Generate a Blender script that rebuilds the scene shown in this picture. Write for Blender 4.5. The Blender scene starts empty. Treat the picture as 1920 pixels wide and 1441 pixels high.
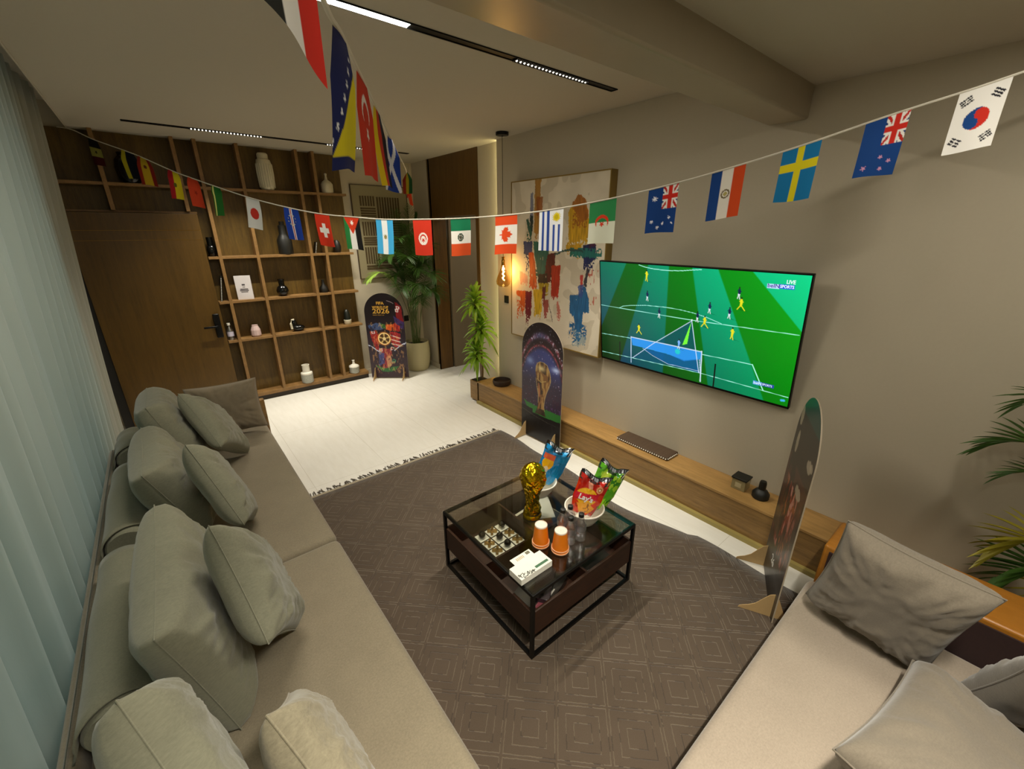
import bpy, bmesh, math, random
import numpy as np
from mathutils import Vector, Matrix, Euler
random.seed(7); RNG = np.random.default_rng(7)
PI = math.pi
C = bpy.context.scene.collection
S = bpy.context.scene

# ------------------------------------------------------------------ camera
yaw, pitch, roll, FPX = 0.687106338, -0.353039651, -0.00173970408, 783.656801
cy_, sy_, cp_, sp_ = math.cos(yaw), math.sin(yaw), math.cos(pitch), math.sin(pitch)
fwd = Vector((sy_*cp_, cy_*cp_, sp_)); rgt = Vector((cy_, -sy_, 0)); upv = rgt.cross(fwd)
r2 = math.cos(roll)*rgt + math.sin(roll)*upv; u2 = -math.sin(roll)*rgt + math.cos(roll)*upv
cam = bpy.data.cameras.new('camera'); co = bpy.data.objects.new('camera', cam); C.objects.link(co)
cam.sensor_width = 36; cam.sensor_fit = 'HORIZONTAL'; cam.lens = FPX/1920*36; cam.clip_start = .02
co.matrix_world = Matrix(((r2.x, u2.x, -fwd.x, 0), (r2.y, u2.y, -fwd.y, 0), (r2.z, u2.z, -fwd.z, 1.95), (0, 0, 0, 1)))
S.camera = co
# ------------------------------------------------------------------ world, exposure
S.view_settings.view_transform = 'Standard'; S.view_settings.look = 'None'
S.view_settings.exposure = 0.0; S.view_settings.gamma = 1.0; S.view_settings.use_curve_mapping = False
w = bpy.data.worlds.new('world'); S.world = w; w.use_nodes = True
w.node_tree.nodes['Background'].inputs[0].default_value = (.78, .95, .93, 1)
w.node_tree.nodes['Background'].inputs[1].default_value = 0.85
WARM = (1.0, .94, .80)

def area_lamp(name, loc, sx, sy, watts, col, spread, rot=(0, 0, 0), parent=None):
    l = bpy.data.lights.new(name, 'AREA'); l.shape = 'RECTANGLE'; l.size = sx; l.size_y = sy
    l.energy = watts; l.color = col; l.spread = math.radians(spread)
    o = bpy.data.objects.new(name, l); C.objects.link(o); o.location = loc; o.rotation_euler = rot
    if parent: o.parent = parent; o.location = Vector(loc) - parent.location
    return o

# ------------------------------------------------------------------ colour + materials
def lin(c):
    c = np.asarray(c, float); return np.where(c <= .04045, c/12.92, ((c+.055)/1.055)**2.4)
def hx(s): return tuple(int(s[i:i+2], 16)/255 for i in (0, 2, 4))
def L4(s):
    c = hx(s) if isinstance(s, str) else s
    return tuple(float(v) for v in lin(c)) + (1,)
MATS = {}
class NT:
    def __init__(s, name):
        s.m = bpy.data.materials.new(name); s.m.use_nodes = True; s.t = s.m.node_tree; s.n = s.t.nodes
        s.b = s.n['Principled BSDF']; s.out = s.n['Material Output']
    def add(s, ty, **k):
        n = s.n.new(ty)
        for a, v in k.items():
            if a in ('i',): 
                for kk, vv in v.items(): n.inputs[kk].default_value = vv
            else: setattr(n, a, v)
        return n
    def link(s, a, b): s.t.links.new(a, b)
    def math(s, op, a, b=None, c=None):
        n = s.n.new('ShaderNodeMath'); n.operation = op
        for i, v in enumerate((a, b, c)):
            if v is None: continue
            if isinstance(v, (int, float)): n.inputs[i].default_value = v
            else: s.link(v, n.inputs[i])
        return n.outputs[0]
    def mix(s, f, a, b):
        n = s.n.new('ShaderNodeMix'); n.data_type = 'RGBA'
        for i, v in ((0, f), (6, a), (7, b)):
            if isinstance(v, (int, float)): n.inputs[i].default_value = v
            elif isinstance(v, tuple): n.inputs[i].default_value = v
            else: s.link(v, n.inputs[i])
        return n.outputs[2]
    def coord(s, scale=(1, 1, 1), rot=(0, 0, 0), kind='Object'):
        tc = s.n.new('ShaderNodeTexCoord'); mp = s.n.new('ShaderNodeMapping')
        mp.inputs['Scale'].default_value = scale; mp.inputs['Rotation'].default_value = rot
        s.link(tc.outputs[kind], mp.inputs[0]); return mp.outputs[0]
    def noise(s, vec, sc, det=4, rough=.55):
        n = s.n.new('ShaderNodeTexNoise'); n.inputs['Scale'].default_value = sc; n.inputs['Detail'].default_value = det
        n.inputs['Roughness'].default_value = rough; s.link(vec, n.inputs['Vector']); return n.outputs['Fac']
    def bump(s, h, strength, dist=.005):
        n = s.n.new('ShaderNodeBump'); n.inputs['Strength'].default_value = strength; n.inputs['Distance'].default_value = dist
        s.link(h, n.inputs['Height']); s.link(n.outputs[0], s.b.inputs['Normal'])

def plain(name, col, rough=.5, metal=0, spec=.5, var=.06, sc=12, bump=0, emit=0, coat=0):
    if name in MATS: return MATS[name]
    t = NT(name); c = L4(col)
    t.b.inputs['Roughness'].default_value = rough; t.b.inputs['Metallic'].default_value = metal
    t.b.inputs['Specular IOR Level'].default_value = spec; t.b.inputs['Coat Weight'].default_value = coat
    v = t.coord(); f = t.noise(v, sc)
    t.link(t.mix(f, tuple(x*(1-var) for x in c[:3])+(1,), tuple(min(1, x*(1+var)) for x in c[:3])+(1,)), t.b.inputs['Base Color'])
    if bump: t.bump(f, bump)
    if emit:
        t.b.inputs['Emission Color'].default_value = c; t.b.inputs['Emission Strength'].default_value = emit
    MATS[name] = t.m; return t.m
def fabric(name, col, scale=1, contrast=.22, weave=150, bump=.35):
    t = NT(name); c = L4(col)[:3]
    v = t.coord(); vs = t.coord((1, 1, .35)); f1 = t.noise(vs, weave*scale, 3, .7); f2 = t.noise(v, 9, 4); f3 = t.noise(t.coord((1, 6, 1)), 60, 3)
    f = t.math('ADD', t.math('MULTIPLY', f1, .55), t.math('ADD', t.math('MULTIPLY', f2, .25), t.math('MULTIPLY', f3, .20)))
    f = t.math('MULTIPLY_ADD', t.math('SUBTRACT', f, .5), 2.2, .5)
    t.link(t.mix(f, tuple(x*(1-contrast) for x in c)+(1,), tuple(min(1, x*(1+contrast)) for x in c)+(1,)), t.b.inputs['Base Color'])
    t.b.inputs['Roughness'].default_value = .92; t.b.inputs['Sheen Weight'].default_value = .25; t.b.inputs['Specular IOR Level'].default_value = .15
    t.bump(f1, bump, .002); MATS[name] = t.m; return t.m
def wood(name, c1, c2, scale=(1, 1, 1), rough=.45, grain=1.0, spec=.4):
    t = NT(name); a, b = L4(c1), L4(c2)
    v = t.coord(scale); f1 = t.noise(v, 7*grain, 6, .62); f2 = t.noise(t.coord(tuple(s*4 for s in scale)), 11*grain, 4, .7)
    f3 = t.noise(t.coord(tuple(max(.3, s*.3) for s in scale)), 2.2, 3)
    f = t.math('ADD', t.math('MULTIPLY', f1, .5), t.math('ADD', t.math('MULTIPLY', f2, .3), t.math('MULTIPLY', f3, .2)))
    f = t.math('MULTIPLY_ADD', t.math('SUBTRACT', f, .5), 3.2, .5)
    n = t.n.new('ShaderNodeClamp'); t.link(f, n.inputs[0])
    t.link(t.mix(n.outputs[0], a, b), t.b.inputs['Base Color']); t.b.inputs['Roughness'].default_value = rough
    t.b.inputs['Specular IOR Level'].default_value = spec
    t.bump(f2, .12, .002); MATS[name] = t.m; return t.m
def colattr(name, rough=.6, emit=0, spec=.4, bumpn=0, coat=0):
    t = NT(name); a = t.add('ShaderNodeVertexColor', layer_name='Col')
    if emit:
        t.b.inputs['Base Color'].default_value = (.01, .01, .01, 1); t.link(a.outputs[0], t.b.inputs['Emission Color'])
        t.b.inputs['Emission Strength'].default_value = emit
    else: t.link(a.outputs[0], t.b.inputs['Base Color'])
    t.b.inputs['Roughness'].default_value = rough; t.b.inputs['Specular IOR Level'].default_value = spec; t.b.inputs['Coat Weight'].default_value = coat
    if bumpn: t.bump(t.noise(t.coord(), bumpn, 5), .35, .004)
    MATS[name] = t.m; return t.m
def glassy(name, col, fac=.12, rough=.03):
    t = NT(name); tr = t.add('ShaderNodeBsdfTransparent'); gl = t.add('ShaderNodeBsdfGlossy'); fr = t.add('ShaderNodeFresnel')
    ge = t.add('ShaderNodeNewGeometry'); t.link(t.math('MULTIPLY_ADD', ge.outputs['Backfacing'], 1/1.45-1.45, 1.45), fr.inputs[0]); tr.inputs[0].default_value = L4(col); gl.inputs['Roughness'].default_value = rough
    mx = t.add('ShaderNodeMixShader'); t.link(t.math('ADD', fr.outputs[0], fac), mx.inputs[0])
    t.link(tr.outputs[0], mx.inputs[1]); t.link(gl.outputs[0], mx.inputs[2]); t.link(mx.outputs[0], t.out.inputs[0])
    MATS[name] = t.m; return t.m
def emitter(name, col, strength):
    t = NT(name); e = t.add('ShaderNodeEmission'); e.inputs[0].default_value = tuple(col)+(1,); e.inputs[1].default_value = strength
    t.link(e.outputs[0], t.out.inputs[0]); MATS[name] = t.m; return t.m

M_wall = plain('wall paint', 'bcb19b', .75, sc=60, var=.03, bump=.04)
M_ceil = plain('ceiling paint', 'b8b09f', .8, sc=40, var=.02)
M_beam = plain('beam satin paint', '9c9079', .30, sc=18, var=.03, bump=.05)
M_floor = NT('pale wood tile floor')
def _floor():
    t = M_floor; v = t.coord((1, .16, 1)); f = t.noise(v, 26, 6, .6); g = t.noise(t.coord(), 2, 3)
    tc = t.add('ShaderNodeTexCoord'); sx = t.add('ShaderNodeSeparateXYZ'); t.link(tc.outputs['Object'], sx.inputs[0])
    fx = t.math('ABSOLUTE', t.math('SUBTRACT', t.math('FRACT', t.math('DIVIDE', sx.outputs[0], .60)), .5))
    fy = t.math('ABSOLUTE', t.math('SUBTRACT', t.math('FRACT', t.math('DIVIDE', t.math('ADD', sx.outputs[1], .35), 1.2)), .5))
    j = t.math('MAXIMUM', t.math('GREATER_THAN', fx, .4972), t.math('GREATER_THAN', fy, .4986))
    c = t.mix(f, L4('d6d1c6'), L4('e9e6df')); c = t.mix(t.math('MULTIPLY', j, .45), c, L4('9c927a'))
    t.link(c, t.b.inputs['Base Color']); t.b.inputs['Roughness'].default_value = .42; t.bump(f, .05, .002)
_floor(); M_floor = M_floor.m
M_shelfb = wood('shelf back oak veneer', '423010', '70561f', (5, 5, .5), .5)
M_shelf = wood('shelf oak edge', '73552f', '936f42', (3, .6, 3), .45)
M_door = wood('door oak veneer', '49340f', '604517', (5, 5, .45), .38)
M_doorway = wood('doorway walnut veneer', '4a3214', '6c4d20', (6, 6, .4), .42)
M_leaf_door = plain('taupe door paint', '7c6d55', .5)
M_bench = wood('bench oak', '6e5430', 'a17c48', (3.5, .5, 6), .45)
M_benchtop = wood('bench top oak', '8a6a3c', 'b98f55', (5, .5, 5), .4)
M_tray = wood('walnut tray wood', '22130c', '402415', (.8, .8, 5), .45)
M_arm = wood('honey wood sofa arm', '8e5a1a', 'a96f27', (4, .6, 4), .32)
M_black = plain('black metal', '121110', .38, .6)
M_blackm = plain('matt black plastic', '15140f', .5)
M_blackg = plain('glossy black ceramic', '0b0b0a', .15)
M_sofa = fabric('greige sofa linen', '877c68', contrast=.24)
M_sofa2 = fabric('pinkish beige sofa linen', '96897a', contrast=.20); M_cushc = fabric('taupe grey cushion linen', '70675a', contrast=.2, weave=200)
M_cush = fabric('grey green cushion linen', '7f7d6a', contrast=.2, weave=170)
M_cushb = fabric('taupe cushion chenille', '80735f', contrast=.14, weave=300)
M_dark = fabric('brown webbing', '2a1410')
M_white = plain('white ceramic', 'e4dfd2', .35)
M_cream = plain('cream ceramic', 'cfc7ae', .5, bump=.1, sc=60)
M_greyc = plain('grey crackle ceramic', '9d9d92', .5, var=.5, sc=120)
M_pink = plain('dusty pink ceramic', 'c3a8a4', .5, sc=80, var=.15)
M_card = plain('raw cardboard', 'b79766', .8, sc=60)
M_string = plain('white ribbon', 'cfc8b8', .8)
M_print = colattr('printed board', .38, coat=.15)
M_flag = colattr('printed flag cloth', .8, spec=.2)
M_paint = colattr('oil paint on canvas', .6, bumpn=90)
M_glass = glassy('clear tinted glass', 'f0f0ea', .03)
M_amber = glassy('amber lamp glass', 'e6cf98', .10)
M_clear = glassy('clear bottle plastic', 'fdfdff', .34, .25)
M_text = plain('white lettering', 'f2f0ea', .5)

# ------------------------------------------------------------------ mesh helpers
def link(name, me, parent=None, local=False):
    o = bpy.data.objects.new(name, me); C.objects.link(o)
    if parent is not None:
        o.parent = parent
        if not local:
            q = parent; off = Vector((0, 0, 0))
            while q: off += q.location; q = q.parent
            o.location = -off
    return o
class MB:
    def __init__(s): s.v = []; s.f = []; s.mi = []; s.cur = 0
    def add(s, vs, fs):
        b = len(s.v); s.v += [tuple(p) for p in vs]; s.f += [tuple(i+b for i in f) for f in fs]; s.mi += [s.cur]*len(fs); return s
    def box(s, x0, x1, y0, y1, z0, z1):
        vs = [(x, y, z) for x in (x0, x1) for y in (y0, y1) for z in (z0, z1)]
        return s.add(vs, [(0, 1, 3, 2), (4, 6, 7, 5), (0, 4, 5, 1), (2, 3, 7, 6), (0, 2, 6, 4), (1, 5, 7, 3)])
    def obox(s, c, ax, ay, az, hx_, hy_, hz_):
        c, ax, ay, az = map(Vector, (c, ax, ay, az)); vs = [c+ax*hx_*i+ay*hy_*j+az*hz_*k for i in (-1, 1) for j in (-1, 1) for k in (-1, 1)]
        return s.add(vs, [(0, 1, 3, 2), (4, 6, 7, 5), (0, 4, 5, 1), (2, 3, 7, 6), (0, 2, 6, 4), (1, 5, 7, 3)])
    def lathe(s, c, prof, n=28, cap=True):
        vs = []; fs = []; m = len(prof)
        for r, z in prof:
            for k in range(n):
                a = 2*PI*k/n; vs.append((c[0]+r*math.cos(a), c[1]+r*math.sin(a), c[2]+z))
        for i in range(m-1):
            for k in range(n):
                k2 = (k+1) % n; fs.append((i*n+k, i*n+k2, (i+1)*n+k2, (i+1)*n+k))
        if cap: fs.append(tuple(range(n-1, -1, -1))); fs.append(tuple(range((m-1)*n, m*n)))
        return s.add(vs, fs)
    def tube(s, pts, r, n=8, r2=None):
        pts = [Vector(p) for p in pts]; vs = []; fs = []; m = len(pts)
        for i, p in enumerate(pts):
            d = (pts[min(i+1, m-1)]-pts[max(i-1, 0)]).normalized(); a = Vector((0, 0, 1)) if abs(d.z) < .9 else Vector((1, 0, 0))
            u = d.cross(a).normalized(); v_ = u.cross(d); rr = r if r2 is None else r+(r2-r)*i/(m-1)
            for k in range(n): vs.append(p+u*rr*math.cos(2*PI*k/n)+v_*rr*math.sin(2*PI*k/n))
        for i in range(m-1):
            for k in range(n): k2 = (k+1) % n; fs.append((i*n+k, (i+1)*n+k, (i+1)*n+k2, i*n+k2))
        fs.append(tuple(range(n))); fs.append(tuple(range(m*n-1, (m-1)*n-1, -1)))
        return s.add(vs, fs)
    def sphere(s, c, r, n=12, m=8, sc=(1, 1, 1)):
        prof = [(max(1e-4, math.sin(PI*i/m))*r, -math.cos(PI*i/m)*r*sc[2]) for i in range(m+1)]
        b = len(s.v); s.lathe(c, prof, n)
        for i in range(b, len(s.v)): s.v[i] = (c[0]+(s.v[i][0]-c[0])*sc[0], c[1]+(s.v[i][1]-c[1])*sc[1], s.v[i][2])
        return s
    def prism(s, poly, O, ex, ey, ez, t):
        O, ex, ey, ez = map(Vector, (O, ex, ey, ez)); n = len(poly)
        vs = [O+ex*a+ey*b for a, b in poly]+[O+ex*a+ey*b+ez*t for a, b in poly]
        return s.add(vs, [tuple(range(n-1, -1, -1)), tuple(range(n, 2*n))]+[(i, (i+1) % n, n+(i+1) % n, n+i) for i in range(n)])
    def build(s, name, mat, parent=None, smooth=False, bevel=0, local=False, seg=2):
        me = bpy.data.meshes.new(name); me.from_pydata(s.v, [], s.f)
        for m in (mat if isinstance(mat, (list, tuple)) else [mat]): me.materials.append(m)
        if any(s.mi): me.polygons.foreach_set('material_index', s.mi)
        bm = bmesh.new(); bm.from_mesh(me); bmesh.ops.recalc_face_normals(bm, faces=bm.faces); bm.to_mesh(me); bm.free()
        o = link(name, me, parent, local)
        if bevel:
            b = o.modifiers.new('bevel', 'BEVEL'); b.width = bevel; b.segments = seg; b.limit_method = 'ANGLE'; b.angle_limit = math.radians(40)
        if smooth or bevel:
            me.polygons.foreach_set('use_smooth', [True]*len(me.polygons))
            if smooth != 'all':
                try: me.set_sharp_from_angle(angle=math.radians(38))
                except Exception: pass
        return o
def thing(name, label, cat, loc, group=None, rot=None):
    o = bpy.data.objects.new(name, None); C.objects.link(o); o.location = loc; o.empty_display_size = .05
    if rot: o.rotation_euler = rot
    return tag(o, label, cat, group)
def tag(o, label, cat, group=None):
    o['label'] = label; o['category'] = cat
    if group: o['group'] = group
    return o
def struct(o): o['kind'] = 'structure'; return o
def grid_mesh(name, P, nx, ny, mat, parent=None, col=None, local=False, smooth=True, thick=0):
    """P: (ny*nx,3) points, rows first"""
    me = bpy.data.meshes.new(name); i = np.arange((ny-1)*(nx-1)); r = i//(nx-1); c = i % (nx-1); a = r*nx+c
    F = np.stack([a, a+1, a+nx+1, a+nx], 1)
    me.vertices.add(len(P)); me.vertices.foreach_set('co', np.asarray(P, np.float32).ravel())
    me.loops.add(F.size); me.loops.foreach_set('vertex_index', F.ravel().astype(np.int32))
    me.polygons.add(len(F)); me.polygons.foreach_set('loop_start', (np.arange(len(F))*4).astype(np.int32))
    me.polygons.foreach_set('use_smooth', np.full(len(F), smooth)); me.update(calc_edges=True); me.materials.append(mat)
    if col is not None:
        at = me.color_attributes.new('Col', 'FLOAT_COLOR', 'POINT')
        at.data.foreach_set('color', np.c_[lin(np.clip(col, 0, 1)), np.ones(len(col))].astype(np.float32).ravel())
    o = link(name, me, parent, local)
    if thick:
        m = o.modifiers.new('solid', 'SOLIDIFY'); m.thickness = thick; m.offset = -1
    return o
def raster(name, O, ex, ey, nx, ny, fn, mat, parent=None, local=False, mask=None):
    """flat printed sheet: O = top-left corner, ex = right vector, ey = down vector; fn(u,v)->(N,3) sRGB"""
    u, v = np.meshgrid(np.linspace(0, 1, nx), np.linspace(0, 1, ny)); u = u.ravel(); v = v.ravel()
    O, ex, ey = (np.array(q, float) for q in (O, ex, ey))
    uu, vv = (u, v) if mask is None else mask(u, v)
    P = O+uu[:, None]*ex+vv[:, None]*ey
    return grid_mesh(name, P, nx, ny, mat, parent, fn(uu, vv), local, smooth=False)
def rect_col(c, n): return np.tile(np.array(hx(c)), (n, 1))
_perm = RNG.permutation(512)
def vnoise(x, y, s=1, seed=0):
    x = x*s+seed*17.3; y = y*s+seed*9.7; xi = np.floor(x).astype(int); yi = np.floor(y).astype(int); xf = x-xi; yf = y-yi
    h = lambda a, b: _perm[(_perm[a & 511]+b) & 511]/511.
    xf = xf*xf*(3-2*xf); yf = yf*yf*(3-2*yf)
    return (h(xi, yi)*(1-xf)+h(xi+1, yi)*xf)*(1-yf)+(h(xi, yi+1)*(1-xf)+h(xi+1, yi+1)*xf)*yf
def fbm(x, y, s, seed=0): return vnoise(x, y, s, seed)*.5+vnoise(x, y, s*2.1, seed+1)*.3+vnoise(x, y, s*4.3, seed+2)*.2
def over(col, m, c, a=1.0):
    m = np.clip(m, 0, 1)[:, None]*a; return col*(1-m)+np.array(hx(c) if isinstance(c, str) else c)*m
def inpoly(x, y, poly):
    r = np.zeros(len(x), bool); n = len(poly)
    for i in range(n):
        x0, y0 = poly[i]; x1, y1 = poly[(i+1) % n]
        if y0 == y1: continue
        r ^= ((y0 > y) != (y1 > y)) & (x < (x1-x0)*(y-y0)/(y1-y0)+x0)
    return r.astype(float)
def dseg(x, y, a, b, asp=1.):
    ax, ay = a; bx, by = b; dx, dy = (bx-ax), (by-ay)*asp; px, py = x-ax, (y-ay)*asp
    t = np.clip((px*dx+py*dy)/(dx*dx+dy*dy+1e-12), 0, 1); return np.hypot(px-t*dx, py-t*dy)
def pline(col, x, y, pts, wd, c, asp=1., a=1., soft=.35):
    for p, q in zip(pts[:-1], pts[1:]):
        d = dseg(x, y, p, q, asp); col = over(col, np.clip((wd-d)/(wd*soft)+.5, 0, 1), c, a)
    return col
def text(s, size, O, ex, ey, mat, parent=None, name='lettering', depth=.0006, align='LEFT', bold=0.0, local=False, sx=1.0):
    cu = bpy.data.curves.new(name, 'FONT'); cu.body = s; cu.size = size; cu.align_x = align; cu.extrude = depth; cu.offset = bold; cu.resolution_u = 3
    ob = bpy.data.objects.new(name, cu); C.objects.link(ob); dg = bpy.context.evaluated_depsgraph_get()
    me = bpy.data.meshes.new_from_object(ob.evaluated_get(dg)); bpy.data.objects.remove(ob); bpy.data.curves.remove(cu)
    ex, ey, O = Vector(ex).normalized(), Vector(ey).normalized(), Vector(O); ez = ex.cross(ey)
    for v in me.vertices: p = v.co.copy(); v.co = O+ex*p.x*sx+ey*p.y+ez*p.z
    me.materials.clear(); me.materials.append(mat); me.name = name
    return link(name, me, parent, local)

# ================================================================== ROOM SHELL
ZC, ZC2, W, WR, YB = 2.80, 2.665, 2.90, 2.965, 5.765
struct(MB().box(-1.6, 4.2, -2.6, 6.3, -.08, 0).build('floor', M_floor))
struct(MB().box(W, W+.25, -2.6, 3.775, 0, 3.1).build('wall_right', M_wall))
struct(MB().box(WR, WR+.2, 3.775, 4.20, 0, 3.1).build('wall_recess', M_wall))
struct(MB().box(WR, WR+.2, 5.30, YB, 0, 3.1).build('wall_corner', M_wall))
struct(MB().box(-1.6, 4.2, YB, YB+.15, 0, 3.1).build('wall_back', M_wall))
struct(MB().box(-.95, -.85, -2.6, YB, 0, .35).box(-.95, -.85, -2.6, YB, 2.6, 3.1).box(-.95, -.85, -2.6, -.6, .35, 2.6).box(-.95, -.85, 4.6, YB, .35, 2.6).build('wall_left', M_wall))
w1 = struct(MB().box(-.90, -.894, -.6, 4.6, .35, 2.6).build('window_1', glassy('window pane', 'e6eeee', .02)))
for y in (-.6, .98, 2.56, 4.15, 4.56): MB().box(-.92, -.87, y, y+.04, .35, 2.6).build('window_frame', M_black, w1)
struct(MB().box(-.95, W+.25, -2.75, -2.6, 0, 3.1).build('wall_near', M_wall))
struct(MB().box(-.34, 3.2, 1.20, YB+.1, ZC, ZC+.2).build('ceiling', M_ceil))
struct(MB().box(-.34, 3.2, -2.6, 1.01, ZC2, ZC2+.3).build('ceiling_near', M_ceil))
struct(MB().box(-.95, -.34, -2.6, YB, 3.0, 3.1).build('ceiling_curtain_pocket', M_ceil))
struct(MB().box(-.345, -.335, 1.20, YB, ZC-.004, 3.0).build('trim_1', M_ceil))
struct(MB().box(-.34, W, 1.003, 1.205, 2.51, 3.0).build('ceiling_beam', M_beam, bevel=.012))
# room beyond the doorway
struct(MB().box(4.1, 4.2, 3.6, YB, 0, 3.1).build('wall_far_room', M_wall))
struct(MB().box(WR+.2, 4.2, 3.6, 3.7, 0, 3.1).build('wall_far_room_side', M_wall))
struct(MB().box(WR+.2, 4.2, 3.6, YB, 2.5, 2.6).build('ceiling_far_room', M_ceil))
# baseboards
struct(MB().box(1.99, WR, YB-.012, YB, 0, .075).build('baseboard_back', M_wall))
struct(MB().box(WR-.012, WR, 5.30, YB, 0, .075).build('baseboard_corner', M_wall))
struct(MB().box(2.615, 2.66, -.28, 3.86, 0, .03).build('baseboard_right', plain('olive skirting', '9a8a4e', .5)))
# doorway lining: overdoor panel, far jamb, near jamb + leaf
struct(MB().box(WR-.006, WR+.19, 4.20, 5.30, 2.12, ZC).build('door_2_overpanel', M_doorway))
struct(MB().box(WR-.008, WR+.20, 5.27, 5.30, 0, ZC).box(WR-.008, WR-.002, 5.27, 5.33, 0, ZC).build('door_2_far_jamb', M_doorway))
struct(MB().box(WR-.008, WR+.20, 4.20, 4.26, 0, ZC).build('door_2_near_jamb', M_doorway))
d2 = struct(MB().box(WR+.225, WR+1.0, 5.245, 5.29, 0, 2.1).build('door_2', M_leaf_door, bevel=.003))
MB().box(WR+.93, WR+.95, 5.2, 5.245, .98, 1.0).box(WR+.82, WR+.95, 5.19, 5.205, .98, 1.0).build('door_handle', M_black, d2)
area_lamp('far_room_fill_lamp', (3.75, 4.5, 2.49), .3, .3, 6, WARM, 150)  # unseen fill lamp added to brighten the doorway jamb and door leaf
# LED strip in the corner reveal
o = struct(MB().box(W+.012, W+.055, 3.778, 3.784, .3, ZC-.003).build('trim_2', emitter('warm LED strip', (1, .86, .42), 11)))

# ------------------------------------------------------------------ ceiling light tracks
M_lens = emitter('track lens glow', (1, .92, .76), 3.2)
M_bar = emitter('diffuser bar glow', (1, .94, .80), 235)
def track(x0, x1, y, z, grids, bars, label, wat, spread=95):
    t = thing('ceiling_track_light', label, 'ceiling light', ((x0+x1)/2, y, z), 'recessed black linear light tracks')
    MB().box(x0, x1, y-.026, y-.021, z-.006, z+.001).box(x0, x1, y+.021, y+.026, z-.006, z+.001).box(x0, x0+.006, y-.026, y+.026, z-.006, z+.001)\
        .box(x1-.006, x1, y-.026, y+.026, z-.006, z+.001).box(x0, x1, y-.022, y+.022, z-.002, z+.001).build('housing', M_black, t)
    for a, b in grids:
        m = MB(); n = int((b-a)/.026); md = MB(); pl = [(b, .016), (b, .02), (a, .02), (a, .016)]
        for k in range(n+1):
            x = a+(b-a)*k/n; pl += [(x-.003, .016), (x-.003, -.02), (x+.003, -.02), (x+.003, .016)]
            if k < n: md.sphere((x+(b-a)/n/2, y, z-.0075), .0058, 8, 5)
        m.prism(pl, (0, y, z-.011), (1, 0, 0), (0, 1, 0), (0, 0, 1), .009)
        g = m.build('louvre', M_black, t); md.build('lens', M_lens, g)
        area_lamp('downlight', ((a+b)/2, y, z-.013), b-a, .03, wat*(b-a)/.5, WARM, spread, parent=t)
    for a, b in bars:
        MB().box(a, b, y-.0195, y+.0195, z-.0058, z-.0025).build('diffuser_bar', M_bar, t)
    return t
track(-.2, 2.54, 2.045, ZC, [(1.70, 2.27)], [(.10, 1.09)], 'long black ceiling track with lit white bar, over coffee table', 13, 75)
track(.035, 2.58, 5.06, ZC, [(.49, 1.06), (1.65, 2.12)], [], 'slim black ceiling track near the bookshelf wall', 15)
track(-.2, 2.3, -.20, ZC2, [(.35, .85)], [(-.1, .20), (1.58, 2.0)], 'black ceiling track over the near sofa ends', 30, 95)  # out-of-view track, added to brighten the near sofas and right wall

# ------------------------------------------------------------------ curtain
def curtain():
    ny, nz = 520, 26; ys = np.linspace(5.28, -2.3, ny); zs = np.linspace(2.98, .02, nz); P = []
    for z in zs:
        f = (2.98-z)/2.96
        wv = np.sin(ys*2*PI/.21+1.3*np.sin(ys*1.7)+.5*np.sin(ys*5.1))+.22*np.sin(ys*2*PI/.093+2*np.sin(ys*2.3))
        amp = .046-.012*f; drift = .010*np.sin(ys*3.1+z*1.4)
        P.append(np.stack([-.490-.145*f+amp*wv+drift, ys+.02*np.sin(z*2+ys*4)*f, np.full(ny, z)], 1))
    t = NT('sheer grey curtain'); t.b.inputs['Base Color'].default_value = L4('b0b0a3'); t.b.inputs['Roughness'].default_value = .9
    t.b.inputs['Sheen Weight'].default_value = .3; t.bump(t.noise(t.coord((1, 1, .3)), 260, 2), .12, .002)
    tl = t.add('ShaderNodeBsdfTranslucent'); tl.inputs[0].default_value = L4('b9c4bd'); mx = t.add('ShaderNodeMixShader'); mx.inputs[0].default_value = .42
    t.link(t.b.outputs[0], mx.inputs[1]); t.link(tl.outputs[0], mx.inputs[2]); t.link(mx.outputs[0], t.out.inputs[0])
    o = grid_mesh('curtain', np.concatenate(P), ny, nz, t.m)
    tag(o, 'floor-length pleated grey-green curtain hanging behind the long sofa', 'curtain')
curtain()

# ------------------------------------------------------------------ bookshelf
UX = [-.193, .375, .554, .910, 1.478, 1.656]; BZ = [.09, .765, 1.205, 1.68, 2.36]; YF = 5.60
def shelf():
    t = thing('wall_bookshelf', 'built-in oak wall shelving with open square compartments beside the door', 'bookshelf', (1.2, 5.68, 0))
    MB().box(-.62, 1.985, 5.745, 5.763, .03, ZC).build('back_panel', M_shelfb, t)
    for x in UX:
        z0 = 2.135 if x < .45 else .1
        MB().box(x-.016, x+.016, YF, 5.746, z0, ZC).build('upright', M_shelf, t, bevel=.0015)
    for z in BZ[1:4]: MB().box(.446, 1.985, YF+.004, 5.746, z-.0145, z+.0125).build('shelf_board', M_shelf, t, bevel=.0015)
    MB().box(-.62, 1.985, YF+.004, 5.746, 2.3475, 2.3725).build('shelf_board', M_shelf, t, bevel=.0015)
    MB().box(.446, 1.985, YF, 5.746, .06, .10).build('shelf_board', M_shelf, t, bevel=.0015)
    MB().box(.446, 1.985, YF+.02, 5.746, 0, .06).build('plinth', plain('dark plinth', '2a2012', .6), t)
    MB().box(-.62, .446, 5.66, 5.746, 2.118, 2.135).build('door_header', M_shelf, t)
shelf()
d1 = struct(MB().box(-.545, .437, 5.588, 5.63, .004, 2.113).build('door_1', M_door, bevel=.002))
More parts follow.
